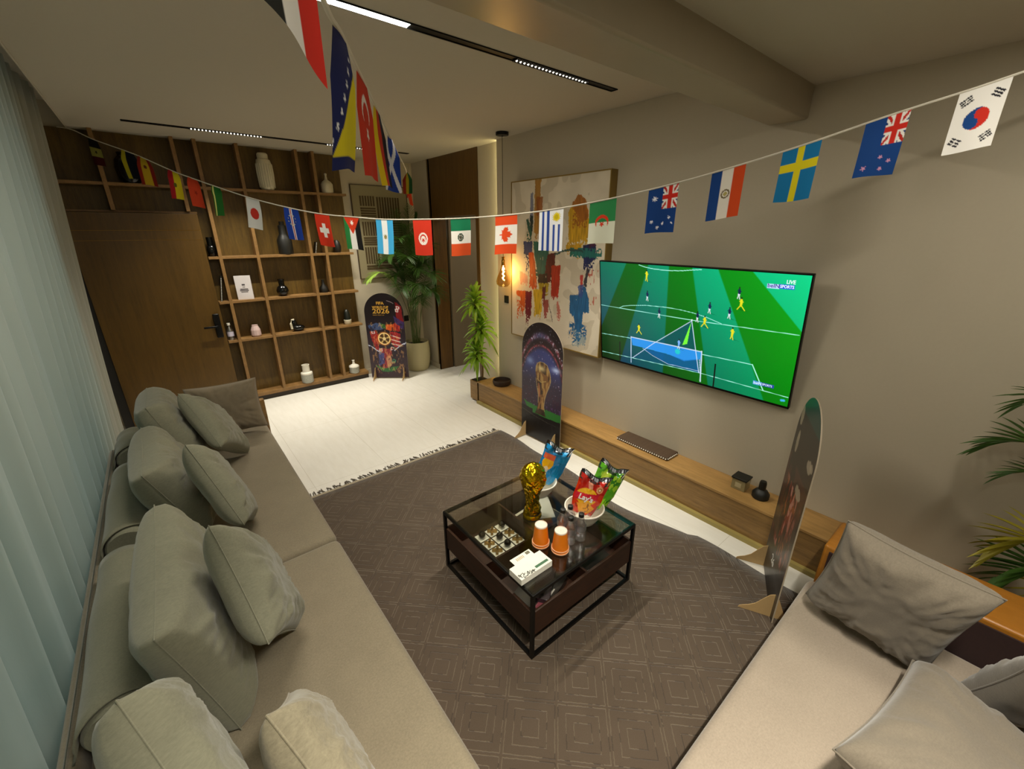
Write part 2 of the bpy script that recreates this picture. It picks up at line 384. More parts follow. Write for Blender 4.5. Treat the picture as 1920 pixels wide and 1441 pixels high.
MB().box(-.545, .437, 5.5868, 5.589, 1.955, 1.958).box(-.545, .437, 5.5868, 5.589, 1.865, 1.868).build('inlay_strip', plain('brass inlay', '8f6a25', .3, .8), d1)
lk = MB().box(.352, .412, 5.555, 5.588, .84, 1.10).build('door_lock', M_black, d1, bevel=.008)
MB().box(.25, .385, 5.530, 5.545, .955, .975).box(.37, .385, 5.53, 5.556, .955, .975).build('door_handle', M_black, lk, bevel=.004)
struct(MB().box(-.62, -.546, 5.60, 5.745, 0, 2.12).build('door_1_jamb', plain('dark door jamb', '120d08', .6)))

# ------------------------------------------------------------------ shelf ornaments
YO = 5.672
def vase(name, label, x, z, prof, mat, cat='vase', group=None, y=YO, n=28, smooth=True):
    o = MB().lathe((x, y, z), prof, n).build(name, mat, None, smooth=smooth)
    me = o.data; me.transform(Matrix.Translation((-x, -y, -z))); o.location = (x, y, z)
    return tag(o, label, cat, group)
def rib(prof): return prof
z5 = BZ[4]+.0128
v = thing('ribbed_vase', 'tall white ribbed ceramic vase on the top shelf', 'vase', (1.15, YO, z5))
m = MB(); prof = [(.045, 0), (.058, .02), (.062, .12), (.06, .2), (.052, .232)]
m.lathe((1.15, YO, z5), prof, 40); 
for k in range(22):
    a = 2*PI*k/22; m.tube([(1.15+(r+.0015)*math.cos(a), YO+(r+.0015)*math.sin(a), z5+zz) for r, zz in prof[1:-1]], .0035, 5)
m.build('body', M_cream, v, smooth=True)
MB().lathe((1.15, YO, z5+.232), [(.05, 0), (.042, .006), (.042, .04), (.034, .05), (.034, .012)], 32, cap=False).build('neck', M_cream, v, smooth=True)
v = thing('lidded_jar', 'small white jar with pointed stopper on the top shelf', 'jar', (1.79, YO, z5))
MB().lathe((1.79, YO, z5), [(.05, 0), (.053, .01), (.053, .075), (.048, .082)], 32).build('body', M_cream, v, smooth=True)
MB().lathe((1.79, YO, z5+.082), [(.049, 0), (.04, .012), (.014, .03), (.008, .06), (.012, .08), (.004, .085)], 24).build('lid', M_cream, v, smooth=True)
vase('dark_urn', 'large black urn on the top shelf above the door', -.0, z5, [(.06, 0), (.09, .05), (.10, .13), (.085, .2), (.055, .235), (.06, .26), (.05, .26), (.045, .24)], M_blackg, 'urn')
z4 = BZ[3]+.0128
v = thing('stepped_bottle', 'tall matt black stepped bottle vase on the second shelf', 'vase', (1.22, YO, z4))
MB().lathe((1.22, YO, z4), [(.058, 0), (.062, .01), (.062, .12), (.045, .15)], 28).build('body', M_blackm, v, smooth=True)
MB().lathe((1.22, YO, z4+.15), [(.046, 0), (.034, .02), (.034, .09), (.02, .1), (.022, .125), (.016, .125)], 24).build('neck', M_blackm, v, smooth=True)
vase('small_black_vase', 'small black tapered vase near the shelf end, second shelf', 1.81, z4, [(.026, 0), (.036, .02), (.038, .06), (.026, .1), (.012, .115), (.012, .108)], M_blackm)
vase('round_black_pot', 'squat glossy black pot just above the door lock side, second shelf', .497, z4, [(.02, 0), (.034, .02), (.037, .05), (.03, .08), (.024, .085), (.024, .15), (.02, .15), (.02, .09)], M_blackg, 'pot')
z3 = BZ[2]+.0128
vase('round_black_vase', 'round glossy black vase with short neck on the third shelf', 1.105, z3, [(.025, 0), (.046, .02), (.053, .05), (.042, .08), (.024, .095), (.026, .135), (.03, .15), (.024, .15), (.02, .1)], M_blackg)
vase('small_black_flask', 'small dark flask in the narrow bay of the third shelf', 1.575, z3, [(.034, 0), (.04, .012), (.038, .045), (.016, .075), (.012, .11), (.016, .12), (.01, .12)], M_blackm)
# string of beads / spiral books
def spiral(x, z, h, lean, label):
    t = thing('spiral_notebook', label, 'notebook', (x, YO, z), 'leaning spiral notebooks')
    d = Vector((lean, 0, 1)).normalized(); s = d.cross(Vector((0, 1, 0)))
    MB().obox(Vector((x, YO, z))+d*(h/2+.003), d, (0, 1, 0), s, h/2, .05, .005).build('cover', M_blackm, t)
    m = MB()
    for k in range(int(h/.016)): 
        p = Vector((x, YO-.052, z+.008))+d*(.016*k); m.sphere((p.x-.001, p.y, p.z), .0045, 8, 6)
    m.build('rings', M_white, t, smooth=True)
spiral(.475, z3, .27, .17, 'black notebook with white rings leaning beside the door edge')
spiral(1.535, z4, .13, .22, 'short notebook with white rings in the narrow bay, second shelf')
# brochure
t = thing('brochure_box', 'white upright brochure box with small grey print on the third shelf', 'brochure', (.715, 5.655, z3))
MB().obox((.715, 5.655, z3+.1), (.97, -.24, 0), (.24, .97, 0), (0, 0, 1), .062, .012, .1).build('box', plain('white card', 'd5cfd0', .5), t, bevel=.001)
e = Vector((.97, -.24, 0)); n_ = Vector((-.24, -.97, 0)).normalized()
m = MB(); c0 = Vector((.715, 5.655, z3))+n_*.0125
for a, b, zz, hh in ((-.012, .012, .125, .012), (-.03, .03, .088, .008), (-.034, .034, .076, .007), (-.026, .026, .064, .005), (-.01, .01, .106, .004)):
    m.obox(c0+e*((a+b)/2)+Vector((0, 0, zz)), e, n_, (0, 0, 1), (b-a)/2, .0006, hh/2)
m.build('print', plain('grey print', '4a4448', .6), t)
z2 = BZ[1]+.0128
t = thing('water_bottle', 'clear water bottle with white label on shelf beside the door lock', 'bottle', (.485, 5.655, z2))
MB().lathe((.485, 5.655, z2), [(.024, 0), (.026, .01), (.026, .09), (.012, .115), (.011, .13)], 20).build('bottle', M_clear, t, smooth=True)
MB().lathe((.485, 5.655, z2+.035), [(.0268, 0), (.0268, .04)], 20, cap=False).build('wrap_label', plain('lilac label', 'c9c3d6', .5), t, smooth=True)
MB().lathe((.485, 5.655, z2+.13), [(.013, 0), (.013, .018)], 16).build('cap', M_white, t, smooth=True)
vase('pink_pot', 'dusty pink faceted pot on the fourth shelf', .74, z2, [(.034, 0), (.042, .015), (.04, .06), (.028, .09), (.024, .098), (.026, .104), (.02, .104)], M_pink, 'pot', n=12, smooth=False)
t = thing('sculpture', 'black boot-shaped sculpture with pale curl on the fourth shelf', 'sculpture', (1.18, YO, z2))
MB().sphere((1.2, YO-.01, z2+.03), .05, 18, 10, (1.15, .8, .6)).sphere((1.165, YO, z2+.06), .034, 14, 10, (.9, .8, 1.6)).build('boot', M_blackg, t, smooth=True)
MB().tube([(1.135, YO-.03, z2+.03), (1.13, YO-.035, z2+.08), (1.142, YO-.035, z2+.115), (1.165, YO-.033, z2+.118)], .011, 8, .006).build('curl', M_cream, t, smooth=True)
t = thing('cactus_pot', 'dark cactus-like ornament in small white pot on the fourth shelf', 'ornament', (1.815, YO, z2))
MB().lathe((1.815, YO, z2), [(.03, 0), (.036, .01), (.038, .045), (.03, .05)], 24).build('pot', M_cream, t, smooth=True)
MB().lathe((1.815, YO, z2+.045), [(.034, 0), (.032, .03), (.028, .07), (.015, .1), (.002, .108)], 16).build('cactus', plain('dark green black', '12160f', .4), t, smooth=True)
z1 = .1005
t = thing('crackle_vase', 'white and grey crackle vase with thick neck on the bottom shelf', 'vase', (1.2, 5.655, z1))
MB().lathe((1.2, 5.655, z1), [(.05, 0), (.056, .006), (.056, .08), (.054, .088)], 32).build('body', M_greyc, t, smooth=True)
MB().lathe((1.2, 5.655, z1+.088), [(.056, 0), (.054, .014), (.035, .022), (.034, .085), (.037, .092), (.03, .092), (.028, .03)], 32).build('neck', M_white, t, smooth=True)
t = thing('bottle_jar', 'squat white and grey bottle jar at the right end of the bottom shelf', 'jar', (1.81, 5.655, z1))
MB().lathe((1.81, 5.655, z1), [(.046, 0), (.052, .006), (.052, .06), (.053, .066)], 32).build('body', M_greyc, t, smooth=True)
MB().lathe((1.81, 5.655, z1+.066), [(.054, 0), (.05, .012), (.016, .03), (.011, .05), (.012, .066), (.015, .07), (.01, .07)], 32).build('neck', M_white, t, smooth=True)

for _o in [q for q in C.objects if q.get('label') and q.parent is None and 5.6 < q.location.y < 5.73 and q.location.z > .05 and q.name.split('.')[0] not in ('dark_urn', 'spiral_notebook')]:
    _o.scale = (1.27, 1.18 if 'brochure' in _o.name else 1.27, 1.30)
# ------------------------------------------------------------------ slatted wall art at the back
t = thing('slatted_wall_art', 'framed beige relief of dark bars in woven blocks behind the palm', 'wall art', (2.46, YB-.02, 1.34))
ax0, ax1, az0, az1 = 2.095, 2.845, 1.344, 2.492
MB().box(ax0, ax1, YB-.024, YB-.002, az0, az1).build('panel', plain('beige linen panel', '8f8566', .8, sc=200), t)
MB().box(ax0-.008, ax0, YB-.03, YB-.001, az0-.008, az1+.008).box(ax1, ax1+.008, YB-.03, YB-.001, az0-.008, az1+.008)\
    .box(ax0, ax1, YB-.03, YB-.001, az0-.008, az0).box(ax0, ax1, YB-.03, YB-.001, az1, az1+.008).build('frame', plain('walnut frame', '3f2c14', .5), t)
m = MB(); k_ = .00162; gx0, gz1 = ax0, az1
for (o_, xa, xb, ya, yb, n_) in (('V', 60, 188, 76, 150, 6), ('H', 60, 184, 162, 254, 5), ('V', 198, 400, 80, 262, 9), ('V', 60, 184, 268, 372, 6), ('H', 196, 400, 272, 420, 8), ('H', 60, 184, 384, 452, 4), ('V', 60, 184, 462, 592, 6), ('H', 196, 400, 430, 600, 9), ('H', 60, 400, 606, 646, 2)):
    for k in range(n_):
        if o_ == 'V': p = (xb-xa)/n_; m.box(gx0+(xa+p*k)*k_, gx0+(xa+p*k+p*.62)*k_, YB-.029, YB-.0238, gz1-yb*k_, gz1-ya*k_)
        else: p = (yb-ya)/n_; m.box(gx0+xa*k_, gx0+xb*k_, YB-.029, YB-.0238, gz1-(ya+p*k+p*.62)*k_, gz1-(ya+p*k)*k_)
m.build('bar_pattern', plain('dark olive bars', '4a3a1c', .7), t)
t = MB().box(2.655, 2.735, YB-.014, YB-.0005, .69, .77).build('wall_socket', M_blackm, None, bevel=.003); tag(t, 'small black wall socket behind the palm pot', 'socket')

# ------------------------------------------------------------------ bench along the right wall
t = thing('wall_bench', 'long low oak ledge running along the wall under the television', 'bench', (2.77, 1.7, 0))
MB().box(2.64, W-.001, -.28, 3.87, .252, .27).build('top', M_benchtop, t, bevel=.002)
MB().box(2.645, 2.663, -.28, 3.87, .03, .252).box(2.645, W-.001, 3.852, 3.87, .03, .252).build('front_panel', M_bench, t)
t2 = thing('cane_planter', 'oak planter box at the end of the wall ledge holding cane plant', 'planter', (2.72, 3.94, 0))
MB().box(2.64, 2.82, 3.872, 4.02, .02, .255).build('box', M_bench, t2, bevel=.002)
MB().box(2.655, 2.805, 3.885, 4.005, .25, .262).build('soil', plain('soil', '2a1d12', .95, sc=90, var=.5, bump=.6), t2)

# television
tc_ = Vector((2.795, 1.495, 1.312)); tilt = .145
ey_ = Vector((0, -1, 0)); ez_ = Vector((-math.sin(tilt), 0, math.cos(tilt))); en = ey_.cross(ez_); en = -en if en.x > 0 else en
t = thing('television', 'large wall-mounted flat television showing a green football match', 'television', tuple(tc_))
TW, TH = 1.475, .835
MB().obox(tc_-en*.014, ey_, ez_, en, TW/2, TH/2, .012).build('casing', M_blackm, t, bevel=.003)
MB().obox(tc_-en*.002+ez_*(TH/2-.004), ey_, ez_, en, TW/2, .004, .004).obox(tc_-en*.002-ez_*(TH/2-.007), ey_, ez_, en, TW/2, .007, .004)\
    .obox(tc_-en*.002+ey_*(TW/2-.004), ey_, ez_, en, .004, TH/2, .004).obox(tc_-en*.002-ey_*(TW/2-.004), ey_, ez_, en, .004, TH/2, .004).build('bezel', M_black, t)
MB().box(2.83, W-.0015, 1.25, 1.75, 1.2, 1.45).build('wall_bracket', M_black, t)
def tvfn(u, v):
    n = len(u); base = .42+.30*u-.22*v+.05*np.sin(u*9); 
    dark = np.stack([np.zeros(n), .36+.34*(u-.2)-.16*v+.03, .03+.10*u*0+.04*(1-v)], 1)
    lt = np.stack([np.zeros(n)+.0, .47+.42*(u-.12)-.25*v, .30+.22*(1-v)*u+.02], 1)
    dark = np.clip(dark, 0, .72); lt = np.clip(lt, 0, .86)
    st = [((-.2, 0), (.166, 0), (.04, .45), (-.2, .45)), ]
    s = np.zeros(n)
    def band(tl, tr, bl, br):
        l = tl+(bl-tl)*v; r = tr+(br-tr)*v; wdt = .006
        return np.clip((u-l)/wdt+.5, 0, 1)*np.clip((r-u)/wdt+.5, 0, 1)
    s = np.maximum(s, band(-.3, .170, -.3, -.09)); s = np.maximum(s, band(.30, .413, .13, .405)); s = np.maximum(s, band(.529, .648, .65, .905)); s = np.maximum(s, band(.79, 1.3, 1.32, 1.6))
    col = dark*(1-s[:, None])+lt*s[:, None]
    asp = TH/TW; Lc = 'b4fff0'
    col = over(col, inpoly(u, v, [(.545, .445), (.215, .923), (.60, .904)]), '03506a', .75)
    col = over(col, inpoly(u, v, [(.205, .715), (.606, .708), (.606, .775), (.52, .83), (.438, .80), (.213, .79)]), '2f9cff', .85)
    col = over(col, inpoly(u, v, [(.28, .80), (.438, .80), (.52, .82), (.606, .77), (.606, .905), (.43, .90)]), '0060b0', .55)
    for pts, wd in (([(0, .433), (.545, .439), (.994, .421)], .0022), ([(.126, .434), (.15, .41), (.195, .393), (.293, .369), (.407, .36), (.48, .363), (.548, .374), (.614, .394), (.685, .429)], .002),
                    ([(.246, .007), (.28, .022), (.323, .032), (.38, .037), (.431, .036), (.48, .031), (.53, .019), (.573, .01)], .0025), ([(0, .738), (.203, .722)], .002), ([(.61, .727), (.838, .719)], .0022),
                    ([(.838, .719), (.896, .914)], .0035), ([(0, .941), (.21, .928), (.61, .905), (.996, .921)], .002)):
        col = pline(col, u, v, pts, wd*.72, Lc, asp, .9)
    for pts, wd in (([(.545, .445), (.34, .73), (.215, .925)], .0022), ([(.545, .445), (.575, .70), (.60, .905)], .0026), ([(.203, .706), (.205, .98)], .003), ([(.606, .70), (.611, .985)], .004), ([(.203, .709), (.606, .704)], .0035), ([(.28, .80), (.34, .85), (.43, .896), (.602, .889)], .0014), ([(.598, .78), (.611, .94)], .002)):
        col = pline(col, u, v, pts, wd*.8, 'd8e4ff', asp, .9)
    col = over(col, inpoly(u, v, [(.543, .455), (.53, .66), (.505, .68)]), '7cff3a', .95)
    d = np.hypot(u-.482, (v-.752)*asp); col = over(col, np.clip((.016-d)/.004, 0, 1), '1fd0c8', .9)
    def player(col, x, y, shirt, shorts, h=.06, run=0, hair='1a1010'):
        k = h/.06*.85
        col = over(col, inpoly(u, v, [(x-.011*k, y+.10*k*.55), (x+.02*k, y+.075*k), (x+.045*k, y+.085*k), (x, y+.075*k)]), '004a18', .45)
        col = pline(col, u, v, [(x, y+.03*k), (x-.006*k-run*.008, y+.07*k)], .0022*k, 'd8e8e0' if shirt != 'e8e020' else shirt, asp)
        col = pline(col, u, v, [(x, y+.03*k), (x+.006*k+run*.012, y+.075*k)], .0022*k, 'd8e8e0' if shirt != 'e8e020' else shirt, asp)
        col = pline(col, u, v, [(x, y+.028*k), (x, y+.036*k)], .0055*k, shorts, asp)
        col = pline(col, u, v, [(x, y-.01*k), (x+.001, y+.018*k)], .006*k, shirt, asp)
        col = pline(col, u, v, [(x-.008*k, y), (x+.009*k, y+.004*k)], .0022*k, shirt, asp)
        return pline(col, u, v, [(x, y-.03*k), (x, y-.028*k)], .0035*k, hair, asp)
    for x, y in ((.299, .262), (.370, .405), (.571, .385), (.625, .295), (.715, .315), (.746, .15)): col = player(col, x, y, '10204a', 'dfe6f0')
    for x, y, r in ((.292, .078, 0), (.252, .59, 1), (.607, .415, 1), (.759, .228, 1), (.737, .475, 0)): col = player(col, x, y, 'e8e020', 'e0d81c', .065, r)
    col = player(col, .486, .66, '7fb4ff', '6aa0f0', .06)
    col = over(col, np.clip((.004-np.hypot(u-.545, (v-.437)*asp))/.001, 0, 1), 'ffffff')
    for x in (.128, .677): col = over(col, (abs(u-x) < .0038)*(v > .785)*1., '06100c')
    col = over(col, (abs(u-.8725) < .0225)*(abs(v-.091) < .0165)*1., 'bfe0ff'); col = over(col, (abs(u-.922) < .0265)*(abs(v-.088) < .0165)*1., '2a55d8')
    col = over(col, (abs(u-.869) < .018)*(abs(v-.866) < .015)*1., '6aa0ff', .8); col = over(col, (abs(u-.911) < .025)*(abs(v-.864) < .015)*1., '2a3fb8', .85)
    for a, b in ((.982, .955), (.974, .958)): col = over(col, np.clip((.008-np.hypot(u-a, (v-b)*asp))/.004, 0, 1), '4ab4ff', .9)
    return col
SO = tc_+en*.0005-ey_*(TW/2-.008)+ez_*(TH/2-.008)
M_tv = colattr('television picture', .25, emit=1.05)
scr = raster('screen', SO, ey_*(TW-.016), -ez_*(TH-.022), 560, 310, tvfn, M_tv, t)
def tvt(s, u, v, size, mat, sx=1.0, bold=.0): return text(s, size, SO+ey_*(TW-.016)*u-ez_*(TH-.022)*v+en*.0006, ey_, ez_, mat, scr, depth=.0002, bold=bold, sx=sx)
M_tvw = emitter('screen white', (.85, .95, 1), 1.2); M_tvb = emitter('screen violet', (.12, .06, .35), 1.0)
tvt('beIN', .852, .101, .031, M_tvb, 1.05, .0006); tvt('SPORTS', .898, .098, .0245, M_tvw, .85, .0005); tvt('LIVE', .918, .066, .030, M_tvw, .85, .0005)
tvt('beIN', .853, .875, .025, M_tvw, 1.0); tvt('SPORTS', .889, .872, .020, M_tvw, .85)

# wall painting
def painting():
    c = Vector((2.840, 2.845, 1.642)); w_, h_ = 1.185, 1.475; t = thing('abstract_painting', 'large abstract canvas of colourful brush blocks in thin gold frame', 'painting', tuple(c))
    x0 = W-.075
    MB().box(x0, W-.004, c.y-w_/2, c.y+w_/2, c.z-h_/2, c.z+h_/2).build('canvas', plain('canvas side', 'b8ab90', .8), t)
    f = .009
    MB().box(x0-.006, W-.002, c.y-w_/2-f, c.y-w_/2, c.z-h_/2-f, c.z+h_/2+f).box(x0-.006, W-.002, c.y+w_/2, c.y+w_/2+f, c.z-h_/2-f, c.z+h_/2+f)\
        .box(x0-.006, W-.002, c.y-w_/2, c.y+w_/2, c.z-h_/2-f, c.z-h_/2).box(x0-.006, W-.002, c.y-w_/2, c.y+w_/2, c.z+h_/2, c.z+h_/2+f).build('frame', plain('gold oak frame', '8f7436', .4, .2), t)
    def fn(u, v):
        n = len(u); g = fbm(u, v, 6, 3); col = rect_col('d8ccb6', n)+(g[:, None]-.5)*.10
        col = over(col, (fbm(u, v, 5, 9) > .62)*1., 'b5a78e', .45)
        ju = u+(fbm(u, v, 19, 5)-.5)*.012+(vnoise(u, v, 140, 2)-.5)*.008; jv = v+(fbm(u, v, 17, 6)-.5)*.012+(vnoise(u, v*.12, 150, 4)-.5)*.012
        tex = .88+.28*vnoise(u*1.0, v*.18, 140, 8)
        def blk(col, poly, c, a=1., drip=0):
            m = inpoly(ju, jv, poly)
            if drip:
                x0_ = min(p[0] for p in poly); x1_ = max(p[0] for p in poly); yb = max(p[1] for p in poly)
                L = drip*vnoise(u, u*0, 75, 13); m = np.maximum(m, ((u > x0_+.01) & (u < x1_-.01) & (v > yb-.05) & (v < yb+L) & (vnoise(u, v, 120, 3) > .42))*1.)
            gap = (vnoise(u*1.2, v*.3, 60, 21) > .04)*1.
            cc = np.array(hx(c))[None]*tex[:, None]; mm = (m*gap*a)[:, None]; return col*(1-mm)+cc*mm
        for poly, c, a, d in [
            ([(.28, 0), (.35, 0), (.34, .14), (.33, .31), (.275, .31)], '9c6a22', .85, .1), ([(.30, .10), (.37, .10), (.37, .20), (.30, .2)], '8a4a1c', .8, .04),
            ([(.232, .07), (.262, .07), (.265, .24), (.225, .24)], '6d6f86', .85, .05), ([(.232, .2), (.262, .2), (.262, .30), (.232, .3)], '1f2a26', .9, .03), ([(.18, .23), (.21, .22), (.253, .31), (.235, .35)], '1f4a3a', .9, .03),
            ([(.15, .36), (.26, .355), (.255, .44), (.155, .44)], '2c3560', .9, .16), ([(.27, .355), (.47, .38), (.44, .45), (.415, .58), (.33, .575), (.285, .44)], '1f5a50', 1, .05),
            ([(.44, .43), (.525, .42), (.52, .52), (.46, .60), (.41, .60), (.42, .5)], '4f0f14', 1, .03), ([(.34, .56), (.44, .55), (.44, .62), (.33, .62)], '2a1a1a', 1, .02),
            ([(.215, .43), (.275, .425), (.325, .645), (.24, .645)], 'c2501c', 1, .03), ([(.485, .50), (.585, .49), (.572, .68), (.49, .685)], 'a82a12', 1, .03),
            ([(.10, .55), (.2, .57), (.21, .63), (.11, .63)], 'd07a66', .6, .02), ([(.335, .615), (.465, .61), (.445, .67), (.37, .67)], 'a48a18', 1, .03), ([(.39, .64), (.43, .63), (.42, .70), (.38, .72)], '5a1a20', .95, .06),
            ([(.058, .69), (.18, .68), (.178, .80), (.112, .78), (.112, .73), (.06, .72)], 'c65a1a', 1, .10), ([(.18, .68), (.262, .67), (.254, .84), (.18, .84)], '6e1420', 1, .09),
            ([(.279, .66), (.385, .65), (.385, .80), (.306, .83)], 'c8a21c', 1, .03), ([(.40, .72), (.46, .71), (.46, .80), (.41, .80)], '96382e', .85, .06), ([(.55, .72), (.57, .71), (.61, .81), (.57, .79)], 'b0493a', .7, .03),
            ([(.64, .19), (.68, .15), (.82, .17), (.87, .33), (.66, .365)], 'c2941e', 1, .02), ([(.676, .146), (.73, .10), (.80, .135), (.835, .22), (.78, .25), (.68, .17)], '9c5a1a', .9, .04), ([(.63, .37), (.785, .37), (.775, .405), (.635, .41)], 'c2941e', 1, .05),
            ([(.80, .37), (.915, .365), (.92, .44), (.84, .49), (.80, .43)], '1c2452', 1, .05), ([(.665, .405), (.8, .395), (.98, .415), (.9, .435), (.80, .435), (.7, .425)], '1e6a62', .95, .01), ([(.845, .335), (.89, .32), (.912, .37), (.85, .375)], '4a1a3a', .95, .02),
            ([(.785, .54), (.815, .54), (.812, .60), (.79, .60)], 'b0302c', .9, .03), ([(.84, .50), (.866, .50), (.845, .60), (.82, .60)], '28262e', .9, .03),
            ([(.69, .665), (.79, .648), (.80, .61), (.84, .602), (.885, .678), (.888, .75), (.835, .752), (.82, .875), (.768, .865), (.745, .79), (.693, .765)], '235a86', 1, .10), ([(.725, .853), (.88, .90), (.86, .95), (.79, .94)], '4a7a9c', .35, .03), ([(.77, .60), (.82, .59), (.82, .66), (.78, .66)], '3a4a86', .8, .02)]:
            col = blk(col, poly, c, a, d)
        col = pline(col, ju, jv, [(.518, .431), (.6, .405), (.8, .402)], .006, '2a4a48'); col = pline(col, ju, jv, [(.47, .75), (.515, .85)], .003, '3a3030')
        col = over(col, ((vnoise(u, v*.4, 100, 31) > .80) & (u > .86) & (u < .95) & (v > .5) & (v < .70))*1., 'b04838', .8)
        col = over(col, ((vnoise(u, v*.5, 90, 33) > .78) & (u > .84) & (u < .93) & (v > .44) & (v < .5))*1., '3a3550', .8)
        return col
    raster('painted_surface', (x0-.0012, c.y+w_/2, c.z+h_/2), (0, -w_, 0), (0, 0, -h_), 300, 370, fn, M_paint, t)
painting()

# pendant
t = thing('pendant_lamp', 'hanging amber glass bulb pendant glowing on a thin black cord', 'pendant lamp', (2.735, 3.47, ZC))
MB().lathe((2.735, 3.47, ZC-.028), [(.058, 0), (.06, .004), (.06, .026), (.05, .028)], 32).build('canopy', M_black, t, smooth=True)
MB().tube([(2.735, 3.47, ZC-.028), (2.735, 3.47, 1.69)], .0022, 8).build('cord', M_black, t)
MB().lathe((2.735, 3.47, 1.615), [(.018, 0), (.018, .05), (.012, .06), (.020, .085), (.015, .085), (.008, .07)], 20).build('socket', plain('brass', 'a5792c', .3, .9), t, smooth=True)
MB().lathe((2.735, 3.47, 1.40), [(.004, 0), (.045, .006), (.070, .03), (.074, .06), (.06, .11), (.04, .15), (.026, .19), (.02, .225)], 32, cap=False).build('glass_bulb', M_amber, t, smooth=True)
MB().tube([(2.735, 3.47, 1.615), (2.735, 3.47, 1.47)], .0035, 8).tube([(2.735+.012*math.cos(k*.9), 3.47+.012*math.sin(k*.9), 1.59-.006*k) for k in range(22)], .0022, 6).build('filament', emitter('filament', (1, .66, .24), 90), t)
l = bpy.data.lights.new('bulb_light', 'POINT'); l.energy = 7; l.color = (1, .66, .30); l.shadow_soft_size = .02
o = bpy.data.objects.new('bulb_light', l); C.objects.link(o); o.parent = t; o.location = (0, 0, 1.56-ZC)
sw = MB().box(W-.012, W-.0005, 3.585, 3.655, 1.20, 1.28).build('light_switch', M_blackm, None, bevel=.003); tag(sw, 'black wall switch plate between the pendant and the painting', 'switch')

# ================================================================== RUG
def rug():
    t = NT('carved brown rug'); tc = t.add('ShaderNodeTexCoord'); mp = t.add('ShaderNodeMapping')
    mp.inputs['Rotation'].default_value = (0, 0, PI/4); mp.inputs['Location'].default_value = (0, 0, 0)
    t.link(tc.outputs['Object'], mp.inputs[0]); sx = t.add('ShaderNodeSeparateXYZ'); t.link(mp.outputs[0], sx.inputs[0])
    # cell centres pass through world (.779,1.143)
    cx0 = (.779*math.cos(PI/4)-1.143*math.sin(PI/4)); cy0 = (.779*math.sin(PI/4)+1.143*math.cos(PI/4)); p = .218
    nz = t.noise(t.coord(), 60, 2); wob = t.math('MULTIPLY', t.math('SUBTRACT', nz, .5), .030)
    fu = t.math('ADD', t.math('ABSOLUTE', t.math('SUBTRACT', t.math('FRACT', t.math('ADD', t.math('DIVIDE', t.math('SUBTRACT', sx.outputs[0], cx0), p), .5+40)), .5)), wob)
    fv = t.math('ADD', t.math('ABSOLUTE', t.math('SUBTRACT', t.math('FRACT', t.math('ADD', t.math('DIVIDE', t.math('SUBTRACT', sx.outputs[1], cy0), p), .5+40)), .5)), wob)
    m = t.math('MAXIMUM', fu, fv); g = None
    for r, wd in ((.165, .012), (.315, .012), (.470, .013)):
        d = t.math('SUBTRACT', 1, t.math('MINIMUM', t.math('DIVIDE', t.math('ABSOLUTE', t.math('SUBTRACT', m, r)), wd), 1)); g = d if g is None else t.math('MAXIMUM', g, d)
    brk = t.noise(t.coord(), 14, 3); gl = t.math('MULTIPLY', g, t.math('GREATER_THAN', brk, .47))
    fz = t.noise(t.coord(), 300, 3, .7); f2 = t.noise(t.coord(), 3.5, 4)
    base = t.mix(t.math('ADD', t.math('MULTIPLY', fz, .6), t.math('MULTIPLY', f2, .4)), L4('3d3227'), L4('65574a'))
    base = t.mix(t.math('MULTIPLY', g, .45), base, L4('2e251c')); base = t.mix(t.math('MULTIPLY', gl, .30), base, L4('b5a285'))
    t.link(base, t.b.inputs['Base Color']); t.b.inputs['Roughness'].default_value = .95; t.b.inputs['Specular IOR Level'].default_value = .1; t.b.inputs['Sheen Weight'].default_value = .2
    h = t.math('ADD', t.math('MULTIPLY', g, -1), t.math('MULTIPLY', fz, .35)); t.bump(h, .6, .006)
    root = thing('area_rug', 'large brown rug carved with concentric diamond squares under the coffee table', 'rug', (1.4, 1.0, 0))
    nx, ny = 30, 90; ys = np.linspace(3.09, -1.6, ny); P = []
    for y in ys:
        edge = 2.36+.045*math.sin(y*2.6+.4)+.028*math.sin(y*5.9+2)+.10*max(0, min(1, (3.1-y)/2.7))*0+(.03 if y < 1.0 else 0)
        if y > 2.6: edge = 2.36+(edge-2.36)*(3.1-y)/.5+.02*(y-2.6)*2
        xs = np.linspace(-.40, edge, nx); P.append(np.stack([xs, np.full(nx, y+0.0), np.full(nx, .001)], 1))
    o = grid_mesh('pile', np.concatenate(P), nx, ny, t.m, root); o.modifiers.new('s', 'SOLIDIFY').thickness = .009
    m = MB(); rr = random.Random(3)
    for k in range(150):
        x = -.38+k*.0183; L_ = rr.uniform(.035, .07); a = rr.uniform(-.016, .016)
        m.tube([(x, 3.112, .006), (x+a, 3.115+L_*.4, .010), (x+a*2.4, 3.115+L_, .004)], .0030, 5, .0042)
    f = m.build('fringe', fabric('brown fringe', '493e31'), root); f['kind'] = 'stuff'
    MB().box(-.38, 2.37, 3.0905, 3.114, .001, .011).build('hem', fabric('pale hem', '9c907a'), root)
rug()

